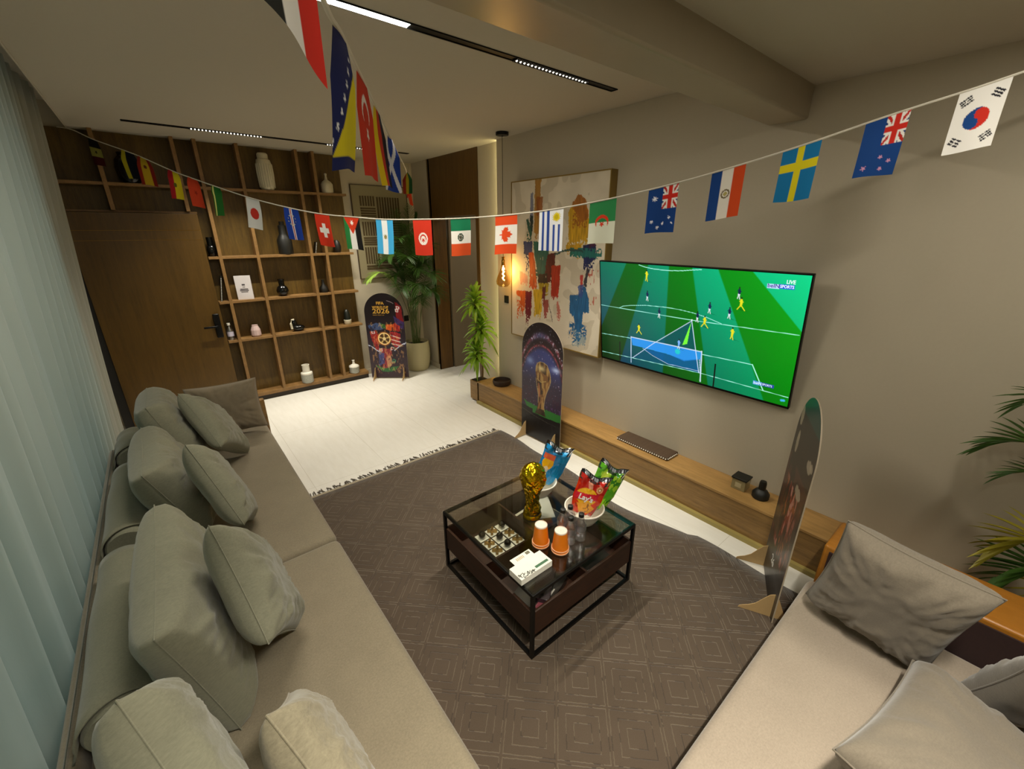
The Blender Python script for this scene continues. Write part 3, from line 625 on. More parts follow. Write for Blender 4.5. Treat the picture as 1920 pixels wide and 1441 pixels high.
# ================================================================== SOFAS
def rbox(name, x0, x1, y0, y1, z0, z1, r, mat, parent, puff=.0, seg=4):
    """soft cushion block with rounded edges and slightly domed top"""
    bm = bmesh.new(); bmesh.ops.create_cube(bm, size=1)
    for v in bm.verts: v.co = Vector(((x0+x1)/2+v.co.x*(x1-x0), (y0+y1)/2+v.co.y*(y1-y0), (z0+z1)/2+v.co.z*(z1-z0)))
    bmesh.ops.bevel(bm, geom=bm.edges[:], offset=r, segments=seg, affect='EDGES', profile=.5)
    if puff:
        bmesh.ops.subdivide_edges(bm, edges=[e for e in bm.edges if e.calc_length() > .12], cuts=7, use_grid_fill=True)
        for v in bm.verts:
            if v.co.z > (z0+z1)/2:
                a = 1-abs((v.co.x-(x0+x1)/2)/((x1-x0)/2))**3; b = 1-abs((v.co.y-(y0+y1)/2)/((y1-y0)/2))**4; v.co.z += puff*max(0, a)*max(0, b)
    me = bpy.data.meshes.new(name); bm.to_mesh(me); bm.free(); me.materials.append(mat); me.polygons.foreach_set('use_smooth', [True]*len(me.polygons))
    return link(name, me, parent)
sofa = thing('long_sofa', 'long greige linen sofa along the curtain with wooden far arm', 'sofa', (-.05, 1.8, 0))
rbox('base', -.56, .405, -.78, 3.90, .05, .262, .03, M_sofa, sofa)
rbox('seat_cushion', -.50, .432, 2.008, 3.885, .255, .4135, .035, M_sofa, sofa, .005)
rbox('seat_cushion', -.50, .432, .10, 2.002, .255, .4135, .035, M_sofa, sofa, .005)
rbox('seat_cushion', -.50, .432, -.78, .094, .255, .4135, .035, M_sofa, sofa, .004)
rbox('backrest', -.56, -.502, -.78, 3.90, .10, .475, .03, M_sofa, sofa)
MB().box(-.20, .46, 3.903, 3.955, .0, .60).build('arm', M_bench, sofa, bevel=.004)
for x, y in ((-.5, 3.8), (.34, 3.8), (-.5, -.7), (.34, -.7)): MB().box(x-.03, x+.03, y-.03, y+.03, 0 if (y > 3 or x < -.45) else .0105, .06).build('leg', M_bench, sofa)

def bolster(name, label, y0, y1, x=-.40, z=.513, r=.088):
    t = thing(name, label, 'bolster', (x, (y0+y1)/2, z-r), 'roll bolsters behind the back cushions')
    m = MB(); n = 32; prof = [(0.0001, y0+.004), (r*.9, y0), (r, y0+.012), (r, y1-.012), (r*.9, y1), (0.0001, y1-.004)]; vs = []
    for rr, y in prof:
        for k in range(n): a = 2*PI*k/n; vs.append((x+rr*math.cos(a), y, z+rr*math.sin(a)))
    fs = [(i*n+k, i*n+(k+1) % n, (i+1)*n+(k+1) % n, (i+1)*n+k) for i in range(5) for k in range(n)]
    m.add(vs, fs).build('roll', M_cush, t, smooth=True)
    # draped sheet over the roll
    R_ = r+.008; path = [(x-R_-.012, .478)]+[(x+R_*math.cos(a), z+R_*math.sin(a)) for a in np.linspace(PI*1.02, PI*.20, 16)]+[(x+R_*.95+.02, z+R_*.35)]
    ny = 20; P = []
    for (px, pz) in path:
        for j in range(ny):
            f = j/(ny-1); P.append((px+.003*math.sin(f*9), y0+.02+(y1-y0-.03)*f+(.03*(px-x)/R_ if f < .1 else 0), pz+.002*math.sin(f*13)))
    o = grid_mesh('cover_flap', np.array(P), ny, len(path), M_cush, t); s = o.modifiers.new('s', 'SOLIDIFY'); s.thickness = .006
bolster('bolster_cushion', 'farthest and smallest looking roll bolster against the curtain side', 3.50, 3.88)
bolster('bolster_cushion', 'middle roll bolster with draped flap behind second back cushion', 2.44, 3.25)
bolster('bolster_cushion', 'nearest roll bolster with open round end behind the big back cushion', 1.42, 2.30)

def pillow(name, label, size, pos, rot, mat=None, kind='throw', cat='cushion', group=None, seed=0, ears=0.0):
    """pillow mesh in local coordinates: x width, y height, z thickness; pose as given"""
    w_, h_, t_ = size; n = 48; u = np.linspace(-1, 1, n); U, V = np.meshgrid(u, u); U = U.ravel(); V = V.ravel()
    e, c = (.30, .03) if kind == 'box' else (.42, .07)
    U2 = np.sign(U)*np.abs(U)**.85; V2 = np.sign(V)*np.abs(V)**.85
    T = t_/2*np.clip((1-U2**4)*(1-V2**4), 0, 1)**e
    X = U2*w_/2*(1-c*(1-V2**2)); Y = V2*h_/2*(1-c*(1-U2**2))
    edge = np.maximum(abs(U2), abs(V2))
    wr = (fbm(U*1.0+5, V*1.0+5, 2.2, seed)-.5)*.022*t_/.16
    ang = np.arctan2(V, U); rad = (fbm(np.cos(ang)*2+4, np.sin(ang)*2+4, 3.5, seed+5)-.5)
    crease = rad*.030*np.clip((edge-.35)/.4, 0, 1)*np.clip((1-edge)/.08, 0, 1)*t_/.16
    pl = (fbm(U*2.0+9, V*.7+3, 3.0, seed+11)-.5)*.012
    Zt = T+(wr+crease+pl)*np.clip((1-edge)/.15, 0, 1); Zb = -T+(wr*.6)*np.clip((1-edge)/.15, 0, 1)
    P = np.concatenate([np.stack([X, Y, Zt], 1), np.stack([X, Y, Zb], 1)])
    i = np.arange((n-1)*(n-1)); a = (i//(n-1))*n+i % (n-1)
    F = np.concatenate([np.stack([a, a+1, a+n+1, a+n], 1), np.stack([a, a+n, a+n+1, a+1], 1)+n*n])
    me = bpy.data.meshes.new(name); me.from_pydata(P.tolist(), [], F.tolist())
    bm = bmesh.new(); bm.from_mesh(me); bmesh.ops.remove_doubles(bm, verts=bm.verts, dist=.0008); bm.to_mesh(me); bm.free()
    me.materials.append(mat or M_cush); me.polygons.foreach_set('use_smooth', [True]*len(me.polygons))
    o = link('cushion_cover', me)
    root = thing(name, label, cat, pos, group, rot); o.parent = root
    Rm = Euler(rot).to_matrix(); zm = min((Rm @ v.co).z for v in me.vertices)+pos[2]; root.location.z += .4235-zm; print('seat', label[:40], round(.4235-zm, 3))
    # piped seam
    k = np.linspace(-1, 1, 26); k2 = np.sign(k)*np.abs(k)**.85; pts = []
    for s_, q in ((0, k2), (1, k2), (2, -k2), (3, -k2)):
        for v in q[:-1]:
            uu, vv = ((v, -1), (1, v), (v, 1), (-1, v))[s_]
            pts.append((uu*w_/2*(1-c*(1-vv**2)), vv*h_/2*(1-c*(1-uu**2)), 0))
    pts.append(pts[0]); MB().tube(pts, .0018 if (mat is None) else .0028, 6).build('seam_piping', mat or M_cush, root, smooth=True, local=True)
    return root
BK = 'large back cushions on the long sofa'; TH_ = 'throw cushions on the long sofa'
pillow('back_cushion', 'farthest large back cushion on the long sofa', (.68, .50, .23), (-.165, 3.46, .684), (1.26, .097, 1.588), None, 'box', group=BK, seed=1)
pillow('back_cushion', 'second large back cushion, between farthest one and the biggest near one', (.68, .46, .23), (-.195, 2.77, .62), (1.209, 0, 1.582), None, 'box', group=BK, seed=2)
pillow('back_cushion', 'biggest looking back cushion standing before the nearest open bolster', (.766, .50, .215), (-.169, 1.633, .658), (1.349, 0, 1.56), None, 'box', group=BK, seed=3)
pillow('back_cushion', 'back cushion cut by the bottom edge beside the curtain', (.574, .475, .17), (-.198, .905, .785), (1.403, .746, 1.736), None, 'box', group=BK, seed=4)
pillow('throw_cushion', 'farthest throw cushion lying tilted by the taupe end cushion', (.445, .441, .159), (.073, 3.292, .693), (.88, -.761, 2.01), group=TH_, seed=5)
pillow('throw_cushion', 'middle throw cushion leaning on the second back cushion', (.451, .461, .151), (.013, 2.357, .718), (1.207, .541, 1.431), group=TH_, seed=6)
pillow('throw_cushion', 'nearer throw cushion leaning on the biggest back cushion', (.425, .485, .167), (.028, 1.516, .732), (1.214, -.743, 1.783), group=TH_, seed=7)
pillow('throw_cushion', 'shaggy cream throw cushion cut by the bottom edge', (.345, .434, .15), (.048, .83, .678), (1.196, -.657, 1.953), fabric('cream shaggy cushion', '8f8670', contrast=.3, weave=120, bump=.6), group=TH_, seed=8)
pillow('end_cushion', 'flat taupe cushion leaning on wooden arm at the far sofa end', (.489, .403, .15), (.185, 3.77, .634), (1.423, -.07, -.30), M_cushb, seed=9)

sofa2 = thing('near_sofa', 'greige sofa with broad honey wood arm in the lower right corner', 'sofa', (1.3, -.3, 0))
rbox('base', .47, 2.07, -.86, .275, .05, .262, .03, M_sofa2, sofa2)
rbox('seat_cushion', .47, 2.07, -.74, .302, .255, .4135, .035, M_sofa2, sofa2, .005)
rbox('backrest', .47, 2.07, -.96, -.76, .10, .72, .05, M_sofa2, sofa2)
MB().box(2.085, 2.345, -.92, .285, .011, .60).build('arm', M_arm, sofa2, bevel=.012, seg=3)
MB().box(2.077, 2.0845, -.74, .26, .25, .575).build('arm_webbing', M_dark, sofa2)
for x, y in ((.53, .2), (2.0, .2), (.53, -.8), (2.0, -.8)): MB().box(x-.03, x+.03, y-.03, y+.03, .0105, .06).build('leg', M_arm, sofa2)
pillow('throw_cushion', 'creased greige cushion propped against the honey wood arm', (.40, .51, .174), (1.80, .030, .665), (1.833, .135, -1.532), M_cushc, seed=10)
pillow('throw_cushion', 'greige cushion in the foreground cut by the lower right corner', (.63, .49, .205), (1.378, -.278, .564), (-.16, -.157, 2.993), M_cushc, seed=12)
pillow('throw_cushion', 'taupe cushion behind the foreground one at the right edge', (.455, .45, .15), (1.835, -.43, .644), (1.113, .074, 2.144), M_cushc, seed=13)

# ================================================================== COFFEE TABLE
X0, X1, Y0, Y1 = .978, 1.753, 1.047, 1.834
tb = thing('coffee_table', 'square black metal coffee table with glass top over walnut tray', 'coffee table', ((X0+X1)/2, (Y0+Y1)/2, .02))
b = .017; FZ = .0115
for x in (X0, X1-b):
    for y in (Y0, Y1-b): MB().box(x, x+b, y, y+b, FZ, .392).build('leg', M_black, tb)
m = MB()
for z in (.392,): m.box(X0, X1, Y0, Y0+b, z, z+.017).box(X0, X1, Y1-b, Y1, z, z+.017).box(X0, X0+b, Y0+b, Y1-b, z, z+.017).box(X1-b, X1, Y0+b, Y1-b, z, z+.017)
m.build('top_frame', M_black, tb, bevel=.0015)
MB().box(X0+b, X1-b, Y0, Y0+b, FZ, FZ+.016).box(X0+b, X1-b, Y1-b, Y1, FZ, FZ+.016).box(X0, X0+b, Y0+b, Y1-b, FZ, FZ+.016).box(X1-b, X1, Y0+b, Y1-b, FZ, FZ+.016).build('bottom_frame', M_black, tb)
MB().box(X0+.005, X1-.005, Y0+.005, Y1-.005, .4095, .4165).build('glass_top', M_glass, tb)
a = .004; tx0, tx1, ty0, ty1 = X0+b+a, X1-b-a, Y0+b+a, Y1-b-a
tx0, tx1, ty0, ty1 = X0+.004, X1-.004, Y0+.004, Y1-.004
TZ0, TZ1 = .155, .297
MB().box(tx0+b, tx1-b, ty0, ty0+.014, TZ0, TZ1).box(tx0+b, tx1-b, ty1-.014, ty1, TZ0, TZ1).box(tx0, tx0+.014, ty0+b, ty1-b, TZ0, TZ1).box(tx1-.014, tx1, ty0+b, ty1-b, TZ0, TZ1)\
    .build('tray_side', M_tray, tb, bevel=.001)
MB().box(tx0+.014, tx1-.014, ty0+.014, ty1-.014, TZ0, TZ0+.01).build('tray_floor', M_tray, tb)
MB().box(1.368, 1.380, ty0+.014, ty1-.014, TZ0+.01, TZ1-.004).box(tx0+.014, 1.368, 1.436, 1.448, TZ0+.01, TZ1-.004).box(1.38, tx1-.014, 1.436, 1.448, TZ0+.01, TZ1-.004).build('tray_divider', M_tray, tb)
G = .4170; TF = TZ0+.0105
# tic-tac-toe board
t = thing('tic_tac_toe_board', 'dark board of nine white squares with gold crosses and black balls in the tray', 'board game', (1.245, 1.638, TF))
MB().box(1.125, 1.365, 1.518, 1.758, TF, TF+.028).build('board', plain('dark board', '1d1812', .4), t, bevel=.002)
s_ = .228/3; gx, gy = 1.131, 1.524; pat = ['OXX', 'XOX', 'XXO']
pat = {(0, 0): 'X', (1, 0): 'X', (2, 0): 'O', (0, 1): 'O', (1, 1): 'O', (2, 1): 'X', (0, 2): 'O', (1, 2): 'X', (2, 2): 'O'}
# columns along x, rows along y (0 = near)
pat = {(0, 2): 'O', (1, 2): 'X', (2, 2): 'O', (0, 1): 'X', (1, 1): 'O', (2, 1): 'X', (0, 0): 'X', (1, 0): 'O', (2, 0): 'X'}
M_sq = plain('white lacquer', 'f6f4ee', .35); M_gold = plain('brushed gold', 'a98a52', .3, .85)
for (i, j), k in pat.items():
    cx_, cy2 = gx+s_*(i+.5), gy+s_*(j+.5); h = s_/2-.005
    MB().box(cx_-h, cx_+h, cy2-h, cy2+h, TF+.028, TF+.0315).build('white_square', M_sq, t)
WH = {(0, 2): 'far left corner', (1, 2): 'far middle square', (2, 2): 'far right corner, by the divider', (0, 1): 'left middle square', (1, 1): 'centre square', (2, 1): 'right middle square', (0, 0): 'near left corner', (1, 0): 'near middle square', (2, 0): 'near right corner'}
for (i, j), k in pat.items():
    cx_, cy2 = gx+s_*(i+.5), gy+s_*(j+.5); wh = WH[(i, j)]
    if k == 'O':
        o = MB().sphere((cx_, cy2, TF+.0315+.0215), .0215, 18, 12).build('game_ball', M_blackg, None, smooth=True); tag(o, 'glossy black ball piece on the %s of the game board' % wh, 'game piece', 'black ball pieces on the game board')
    else:
        m = MB(); c_ = Vector((cx_, cy2, TF+.0315+.009))
        for a_ in (PI/4+.1, -PI/4+.1): m.obox(c_, (math.cos(a_), math.sin(a_), 0), (-math.sin(a_), math.cos(a_), 0), (0, 0, 1), .031, .0075, .009)
        o = m.build('game_cross', M_gold, None, bevel=.002); tag(o, 'gold cross piece on the %s of the game board' % wh, 'game piece', 'gold cross pieces on the game board')
# magazines / trays in the back right compartment
def slab(name, label, cat, c, ax_, hx2, hy2, hz2, mat, bev=.001, group=None, pages=None):
    ax_ = Vector((math.cos(ax_), math.sin(ax_), 0)); ay = Vector((-ax_.y, ax_.x, 0)); t = thing(name, label, cat, c, group)
    MB().obox(Vector(c)+Vector((0, 0, hz2)), ax_, ay, (0, 0, 1), hx2, hy2, hz2).build('cover', mat, t, bevel=bev)
    if pages: MB().obox(Vector(c)+Vector((0, 0, hz2))-ay*.0015, ax_, ay, (0, 0, 1), hx2-.003, hy2, hz2*.72).build('pages', pages, t)
    return t, ax_, ay
M_page = plain('book pages', 'c9c0aa', .8)
slab('book', 'large white book at the bottom of the stack under the trophy', 'book', (1.555, 1.625, TF), .10, .150, .140, .014, M_white, group=None, pages=M_page)
slab('book', 'glossy dark grey book on the white book under the trophy', 'book', (1.535, 1.600, TF+.029), .10, .135, .115, .016, plain('glossy charcoal cover', '2c2b2a', .18), pages=M_page)
t, ax_, ay = slab('folded_leaflet', 'shiny white folded leaflet beside the trophy under the glass', 'leaflet', (1.63, 1.66, TF+.062), -.55, .055, .11, .0015, plain('glossy white paper', 'dfe0e2', .2))
# dark game boxes in the near-left compartment
t, ax_, ay = slab('boxed_game', 'black game box with white lettering in the near tray compartment', 'box', (1.175, 1.21, TF), .32, .135, .095, .02, plain('charcoal box', '27231f', .3))
m = MB(); cc = Vector((1.175, 1.21, TF+.0402))
m.obox(cc-ax_*.03-ay*.05, ax_, ay, (0, 0, 1), .03, .006, .0004).obox(cc-ax_*.02-ay*.072, ax_, ay, (0, 0, 1), .05, .004, .0004).obox(cc+ax_*.02-ay*.04, (ax_+ay).normalized(), (ay-ax_).normalized(), (0, 0, 1), .02, .003, .0004)
m.build('lettering', plain('pale print', 'a8a29a', .5), t)
MB().obox(cc-ax_*.10-ay*.06, ax_, ay, (0, 0, 1), .022, .02, .0005).build('pink_label', plain('dull pink print', '7a3a44', .5), t)
slab('boxed_game', 'long dark box with silver edge near the front corner of the tray', 'box', (1.20, 1.20, TF+.041), .62, .11, .045, .013, plain('dark aubergine box', '2f2428', .25))
slab('book', 'black book lying in the near right tray compartment', 'book', (1.56, 1.20, TF), -.2, .11, .08, .012, plain('black cover', '1b1612', .35), pages=M_page)
slab('remote_control', 'slim black remote lying along the game board', 'remote control', (1.13, 1.478, TF), .05, .09, .02, .008, M_blackm, .004)

# trophy
def trophy():
    t = thing('foil_trophy', 'gold foil football trophy standing on the glass table top', 'trophy', (1.35, 1.465, G))
    tm = NT('crumpled gold foil'); tm.b.inputs['Base Color'].default_value = L4('dcb81a'); tm.b.inputs['Metallic'].default_value = 1; tm.b.inputs['Roughness'].default_value = .18
    vo = tm.add('ShaderNodeTexVoronoi'); vo.inputs['Scale'].default_value = 55; tm.link(tm.coord(), vo.inputs['Vector']); tm.bump(vo.outputs['Distance'], .7, .006)
    cx_, cy2 = 1.35, 1.465; n = 64; prof = [(.006, .026), (.034, .028), (.036, .05), (.031, .07), (.027, .10), (.030, .14), (.038, .18), (.048, .215), (.055, .245), (.056, .27), (.050, .30), (.036, .325), (.018, .34), (.001, .345)]
    zs = np.linspace(0, 1, 46); pz = [p[1] for p in prof]; P = []
    for s_ in zs:
        z = .028+s_*(.345-.028); k = max(i for i in range(len(prof)-1) if pz[i] <= z+1e-9); f = (z-pz[k])/(pz[k+1]-pz[k]) if pz[k+1] > pz[k] else 0; f = min(1, f)
        r = prof[k][0]*(1-f)+prof[k+1][0]*f
        for j in range(n):
            th = 2*PI*j/n; tw = th-3.2*(z-.05)*3
            sp = (max(0, math.cos(tw*2))**2)*.010*(1 if z < .24 else max(0, 1-(z-.24)/.03)); rn = .0035*math.sin(th*7+z*60)*math.sin(z*90+th*3)
            if j == n-1: th = 2*PI
            rr = max(.0005, r+sp+rn*(1 if j not in (0, n-1) else 0))*(1-.0)
            if j in (0, n-1): rr = max(.0005, r+(max(0, math.cos((-3.2*(z-.05)*3)*2))**2)*.010*(1 if z < .24 else max(0, 1-(z-.24)/.03)))
            P.append((cx_+rr*1.12*math.cos(th), cy2+rr*math.sin(th), G+z))
    grid_mesh('figure', np.array(P), n, len(zs), tm.m, t)
    MB().lathe((cx_, cy2, G), [(.040, 0), (.045, .006), (.044, .018), (.038, .030), (.036, .034)], 40).build('base', tm.m, t, smooth=True)
    MB().lathe((cx_, cy2, G+.028), [(.0405, 0), (.0395, .007)], 40, cap=False).build('base_ring', plain('dark band', '20180a', .4), t, smooth=True)
trophy()
# bowls
def bowl(c, label):
    t = thing('snack_bowl', label, 'bowl', (c[0], c[1], G), 'white bowls of snacks on the glass top')
    MB().lathe((c[0], c[1], G), [(.055, 0), (.062, .004), (.088, .045), (.106, .088), (.110, .093), (.106, .094), (.100, .088), (.082, .045), (.05, .012), (.001, .010)], 48, cap=False).build('bowl', plain('glazed white bowl', 'd6d0bf', .3), t, smooth=True)
    MB().lathe((c[0], c[1], G+.088), [(.106, 0), (.1115, .003), (.1105, .008), (.104, .007), (.103, .001)], 48, cap=False).build('rim', M_white, t, smooth=True)
bowl((1.525, 1.600), 'white bowl behind the gold trophy holding blue crisp bag')
bowl((1.545, 1.250), 'white bowl beside the water bottles holding red and green crisp bags')
# crisp bags
def crisps(label, c, yaw_, lean, roll_, size, fn, lay=False):
    t = thing('crisp_bag', label, 'crisp bag', c, None, (lean, roll_, yaw_)); w_, h_ = size
    nx, ny = 60, 84; u, v = np.meshgrid(np.linspace(0, 1, nx), np.linspace(0, 1, ny)); u = u.ravel(); v = v.ravel()
    prof = np.clip(np.sin(PI*u), 0, 1)**.55*np.clip(np.minimum(v/.20, (1-v)/.16), 0, 1)**.6
    nsx = (1-.10*np.sin(PI*v))*(1-.36*np.clip((v-.6)/.4, 0, 1)); X = (u-.5)*w_*nsx; Z = (1-v)*h_
    wr = .010*np.sin(u*19+3*np.sin(v*5))*np.exp(-((v-.10)/.09)**2)+.007*np.sin(u*15+1)*np.exp(-((v-.95)/.07)**2)+(fbm(u+.1, v+.2, 5, int(abs(yaw_)*9)+2)-.5)*.014*prof
    Z = Z+.012*np.sin(u*7+1)*(v < .12)
    for sgn, nm in ((-1, 'front'), (1, 'back')):
        Y = sgn*.030*prof+wr; P = np.stack([X, Y, Z], 1)
        o = grid_mesh('bag_'+nm, P, nx, ny, M_bag, t, fn(u, v), local=True)
        if sgn > 0: pass
    t.scale = (1.1, 1.1, 1.06); return t
M_bag = colattr('glossy crisp foil', .16, spec=.7, coat=.6)
def bag_common(col, u, v):
    band = (v < .09)*1.; col = over(col, band, '15161a'); col = over(col, ((v < .075)*(v > .02)*(vnoise(u, v*.2, 30, 4) > .55))*1., 'c8ccd0', .6)
    col = over(col, ((v > .09)*(v < .17)*(fbm(u, v, 9, 2) > .5))*1., '1c2024', .8); return over(col, (v > .955)*1., 'b8b8b8', .6)
def bag_red(u, v):
    n = len(u); col = rect_col('c01808', n); col = over(col, (fbm(u, v, 4, 1) > .55)*1., 'e03a10', .8)
    d = np.hypot((u-.72), (v-.28)*1.3); col = over(col, (d < .11)*1., 'e8a070'); col = over(col, (d < .065)*1., 'b06828'); col = over(col, (d < .03)*1., 'f0d8b8')
    col = over(col, inpoly(u, v, [(.30, .20), (.42, .14), (.50, .34), (.40, .40)]), 'f0b090', .85)
    d = np.hypot((u-.40)/1.15, (v-.52)*1.45); col = over(col, (d < .30)*1., 'f5b818'); col = over(col, (abs(v-.52+.14*(u-.4)) < .085)*(abs(u-.40) < .37)*1., 'd01830'); 
    col = over(col, inpoly(u, v, [(.15, .72), (.5, .64), (.85, .75), (.7, .9), (.3, .92)]), 'e8a030'); col = over(col, (fbm(u, v, 12, 8) > .63)*(v > .62)*1., '6a3a18', .7)
    return bag_common(col, u, v)
def bag_green(u, v):
    n = len(u); col = rect_col('2c7a14', n); col = over(col, (np.sin(u*5+v*7) > .3)*1., '58a81c', .9); col = over(col, (fbm(u, v, 5, 7) > .60)*1., 'a8d82c', .9)
    col = over(col, (np.hypot(u-.3, v-.3) < .12)*1., 'c8e048'); col = over(col, (np.hypot(u-.35, (v-.5)*1.4) < .2)*1., 'e8c020', .7); return bag_common(col, u, v)
def bag_blue(u, v):
    n = len(u); col = rect_col('0a84c4', n); col = over(col, (fbm(u, v, 4, 3) > .55)*1., '0a6aa8', .7); col = over(col, (u > .62)*(np.sin(v*9) > -.2)*1., '0c96d8', .8)
    d = np.hypot((u-.26), (v-.46)*1.3); col = over(col, (d < .20)*1., 'f0b418'); col = over(col, (abs(v-.30) < .07)*(abs(u-.24) < .2)*1., 'e06038'); col = over(col, (np.hypot(u-.25, v-.62) < .09)*1., 'e8d8c0', .9); return bag_common(col, u, v)
b1 = crisps('blue crisp bag standing in the bowl behind the trophy', (1.570, 1.600, G+.05), -.62, -.14, .40, (.17, .25), bag_blue)
b2 = crisps('red crisp bag with yellow sun emblem in the near bowl', (1.530, 1.262, G+.045), -.72, -.12, .34, (.17, .235), bag_red)
b3 = crisps('green crisp bag leaning behind the red one in the near bowl', (1.608, 1.238, G+.062), -.72, -.24, .46, (.16, .255), bag_green)
text("Lay's", .040, (-.058, -.0345, .098), (1, 0, -.05), (.05, 0, 1), M_text, b2, depth=.001, bold=.001, local=True)
# bottles
for k, (x, y, lab) in enumerate([(1.368, 1.246, 'small water bottle at the back left of the group of four'), (1.420, 1.242, 'small water bottle with pink label tint at the back right of the four'),
        (1.354, 1.176, 'small water bottle in front, nearest the orange cups'), (1.415, 1.160, 'small water bottle at the front right, beside the bowl')]):
    t = thing('water_bottle', lab, 'bottle', (x, y, G), 'small water bottles on the glass top')
    MB().lathe((x, y, G), [(.018, 0), (.0255, .006), (.0255, .05), (.0235, .055), (.0255, .06), (.0255, .095), (.013, .125), (.011, .135)], 24).build('bottle', M_clear, t, smooth=True)
    MB().lathe((x, y, G+.062), [(.0262, 0), (.0262, .03)], 24, cap=False).build('wrap_label', glassy('tint label %d' % k, 'e0b8cc' if k == 1 else 'd8dcea', .45, .35), t, smooth=True)
    MB().lathe((x, y, G+.133), [(.0128, 0), (.0128, .017), (.011, .018)], 20).build('cap', M_blackm, t, smooth=True)
for _o in [q for q in C.objects if q.name.startswith('water_bottle') and q.location.z < .5]: _o.scale = (1.12, 1.12, 1.08)
bpy.data.objects['foil_trophy'].scale = (1.2, 1.2, 1.0)
# paper cups
M_or = plain('orange paper cup', 'e2780c', .4); M_orw = plain('cup rim', 'f0b488', .4)
for x, y, lab in ((1.232, 1.268, 'stack of inverted orange paper cups farther from the corner'), (1.278, 1.172, 'stack of inverted orange paper cups nearer the table corner')):
    t = thing('paper_cup_stack', lab, 'cups', (x, y, G), 'orange paper cup stacks')
    for k in range(2):
        z = G+.013*k
        c_ = MB().lathe((x, y, z), [(.0385, 0), (.0385, .003), (.0365, .005), (.0275, .088), (.027, .092)], 36, cap=False).lathe((x, y, z+.082), [(.0262, 0), (.001, .0)], 36, cap=False).build('paper_cup', M_or, t, smooth=True)
        MB().lathe((x, y, z), [(.0375, 0), (.0395, .001), (.0395, .0045), (.037, .005)], 36, cap=False).build('rim', M_orw, c_, smooth=True)
    MB().lathe((x, y, G+.013+.086), [(.0282, 0), (.0278, .005), (.024, .0062), (.023, .004), (.001, .004)], 32, cap=False).build('cup_foot', M_white, t, smooth=True)
for _o in [q for q in C.objects if q.name.startswith('paper_cup_stack')]: _o.scale = (1.16, 1.16, 1.16)
# white box with flap
t = thing('card_box', 'white card box with open flap, leaf print and green label on the glass', 'box', (1.07, 1.163, G))
M_cardw = plain('glossy white card', 'efece0', .35); bx0, bx1, by0, by1, bz = .972, 1.168, 1.118, 1.208, G+.034
MB().box(bx0, bx1, by0, by1, G+.0002, bz).build('box', M_cardw, t, bevel=.0015)
m = MB(); m.box(1.008, 1.132, by1-.002, by1+.042, bz-.0028, bz-.0012); m.build('flap', M_cardw, t, bevel=.0006)
MB().box(1.075, 1.155, by0+.012, by0+.026, bz, bz+.0006).build('green_label', plain('label green', '3f6a4c', .5), t)
m = MB(); rr = random.Random(5)
for k in range(20):
    x = bx0+.006+k*.0044+rr.uniform(-.002, .002); y = by0+.004+rr.uniform(0, .03)*(1-k/24); a_ = rr.uniform(.3, 1.9)
    m.obox((x, y, bz+.0003), (math.cos(a_), math.sin(a_), 0), (-math.sin(a_), math.cos(a_), 0), (0, 0, 1), .0075, .0018, .0003)
m.build('leaf_print', plain('leaf ink', '3f4434', .6), t)
m = MB()
for k in range(6): m.box(1.035+k*.008, 1.039+k*.008, by1+.012, by1+.03, bz-.0012, bz-.0008)
m.build('line_print', plain('ochre ink', 'b89a70', .6), t)
MB().box(1.098, 1.122, by1+.018, by1+.036, bz-.0012, bz-.0007).build('dark_label', plain('olive ink', '6e6a56', .6), t)

# ledge objects
BT = .2705
t = thing('floating_dish', 'dark brown round wooden dish on the ledge beside the cane plant', 'dish', (2.80, 3.60, BT))
MB().lathe((2.80, 3.60, BT), [(.08, 0), (.095, .006), (.105, .035), (.103, .06), (.094, .062), (.086, .03), (.02, .022), (.001, .022)], 48, cap=False).build('bowl', plain('dark turned wood', '33241a', .6, sc=30, var=.3), t, smooth=True)
o = t; t.name = 'wooden_dish'
t = thing('woven_tray', 'flat brown woven runner box with white bead edge on the ledge under the television', 'tray', (2.81, 1.68, BT))
tm = wood('woven slats', '3c2c20', '5e4a38', (1, 60, 1), .6); MB().box(2.722, 2.882, 1.43, 1.905, BT, BT+.026).build('tray', tm, t, bevel=.004)
m = MB()
for k in range(24): m.sphere((2.7195, 1.44+k*.0198, BT+.014), .0062, 8, 5)
for k in range(7): m.sphere((2.735+k*.0205, 1.4275, BT+.014), .0062, 8, 5)
e_ = m.build('bead_edge', M_white, t, smooth=True)
t = thing('candle_box', 'small glass candle cube with black lid on the ledge', 'candle', (2.80, .915, BT))
MB().box(2.755, 2.845, .868, .958, BT, BT+.078).build('glass_cube', plain('frosted amber glass', '8f8460', .2, coat=.5), t, bevel=.003)
MB().box(2.75, 2.85, .863, .963, BT+.078, BT+.09).build('lid', M_blackm, t, bevel=.002)
MB().box(2.7535, 2.7555, .893, .933, BT+.02, BT+.055).build('paper_label', plain('cream label', 'b9ad88', .6), t)
o = MB().lathe((2.782, .775, BT), [(.046, 0), (.052, .006), (.052, .035), (.036, .058), (.022, .066), (.022, .11), (.018, .125), (.001, .127)], 32).build('black_diffuser', M_blackm, None, smooth=True)
o.data.transform(Matrix.Translation((-2.782, -.775, -BT))); o.location = (2.782, .775, BT); tag(o, 'matt black bell-shaped diffuser on the ledge beside the candle cube', 'diffuser')

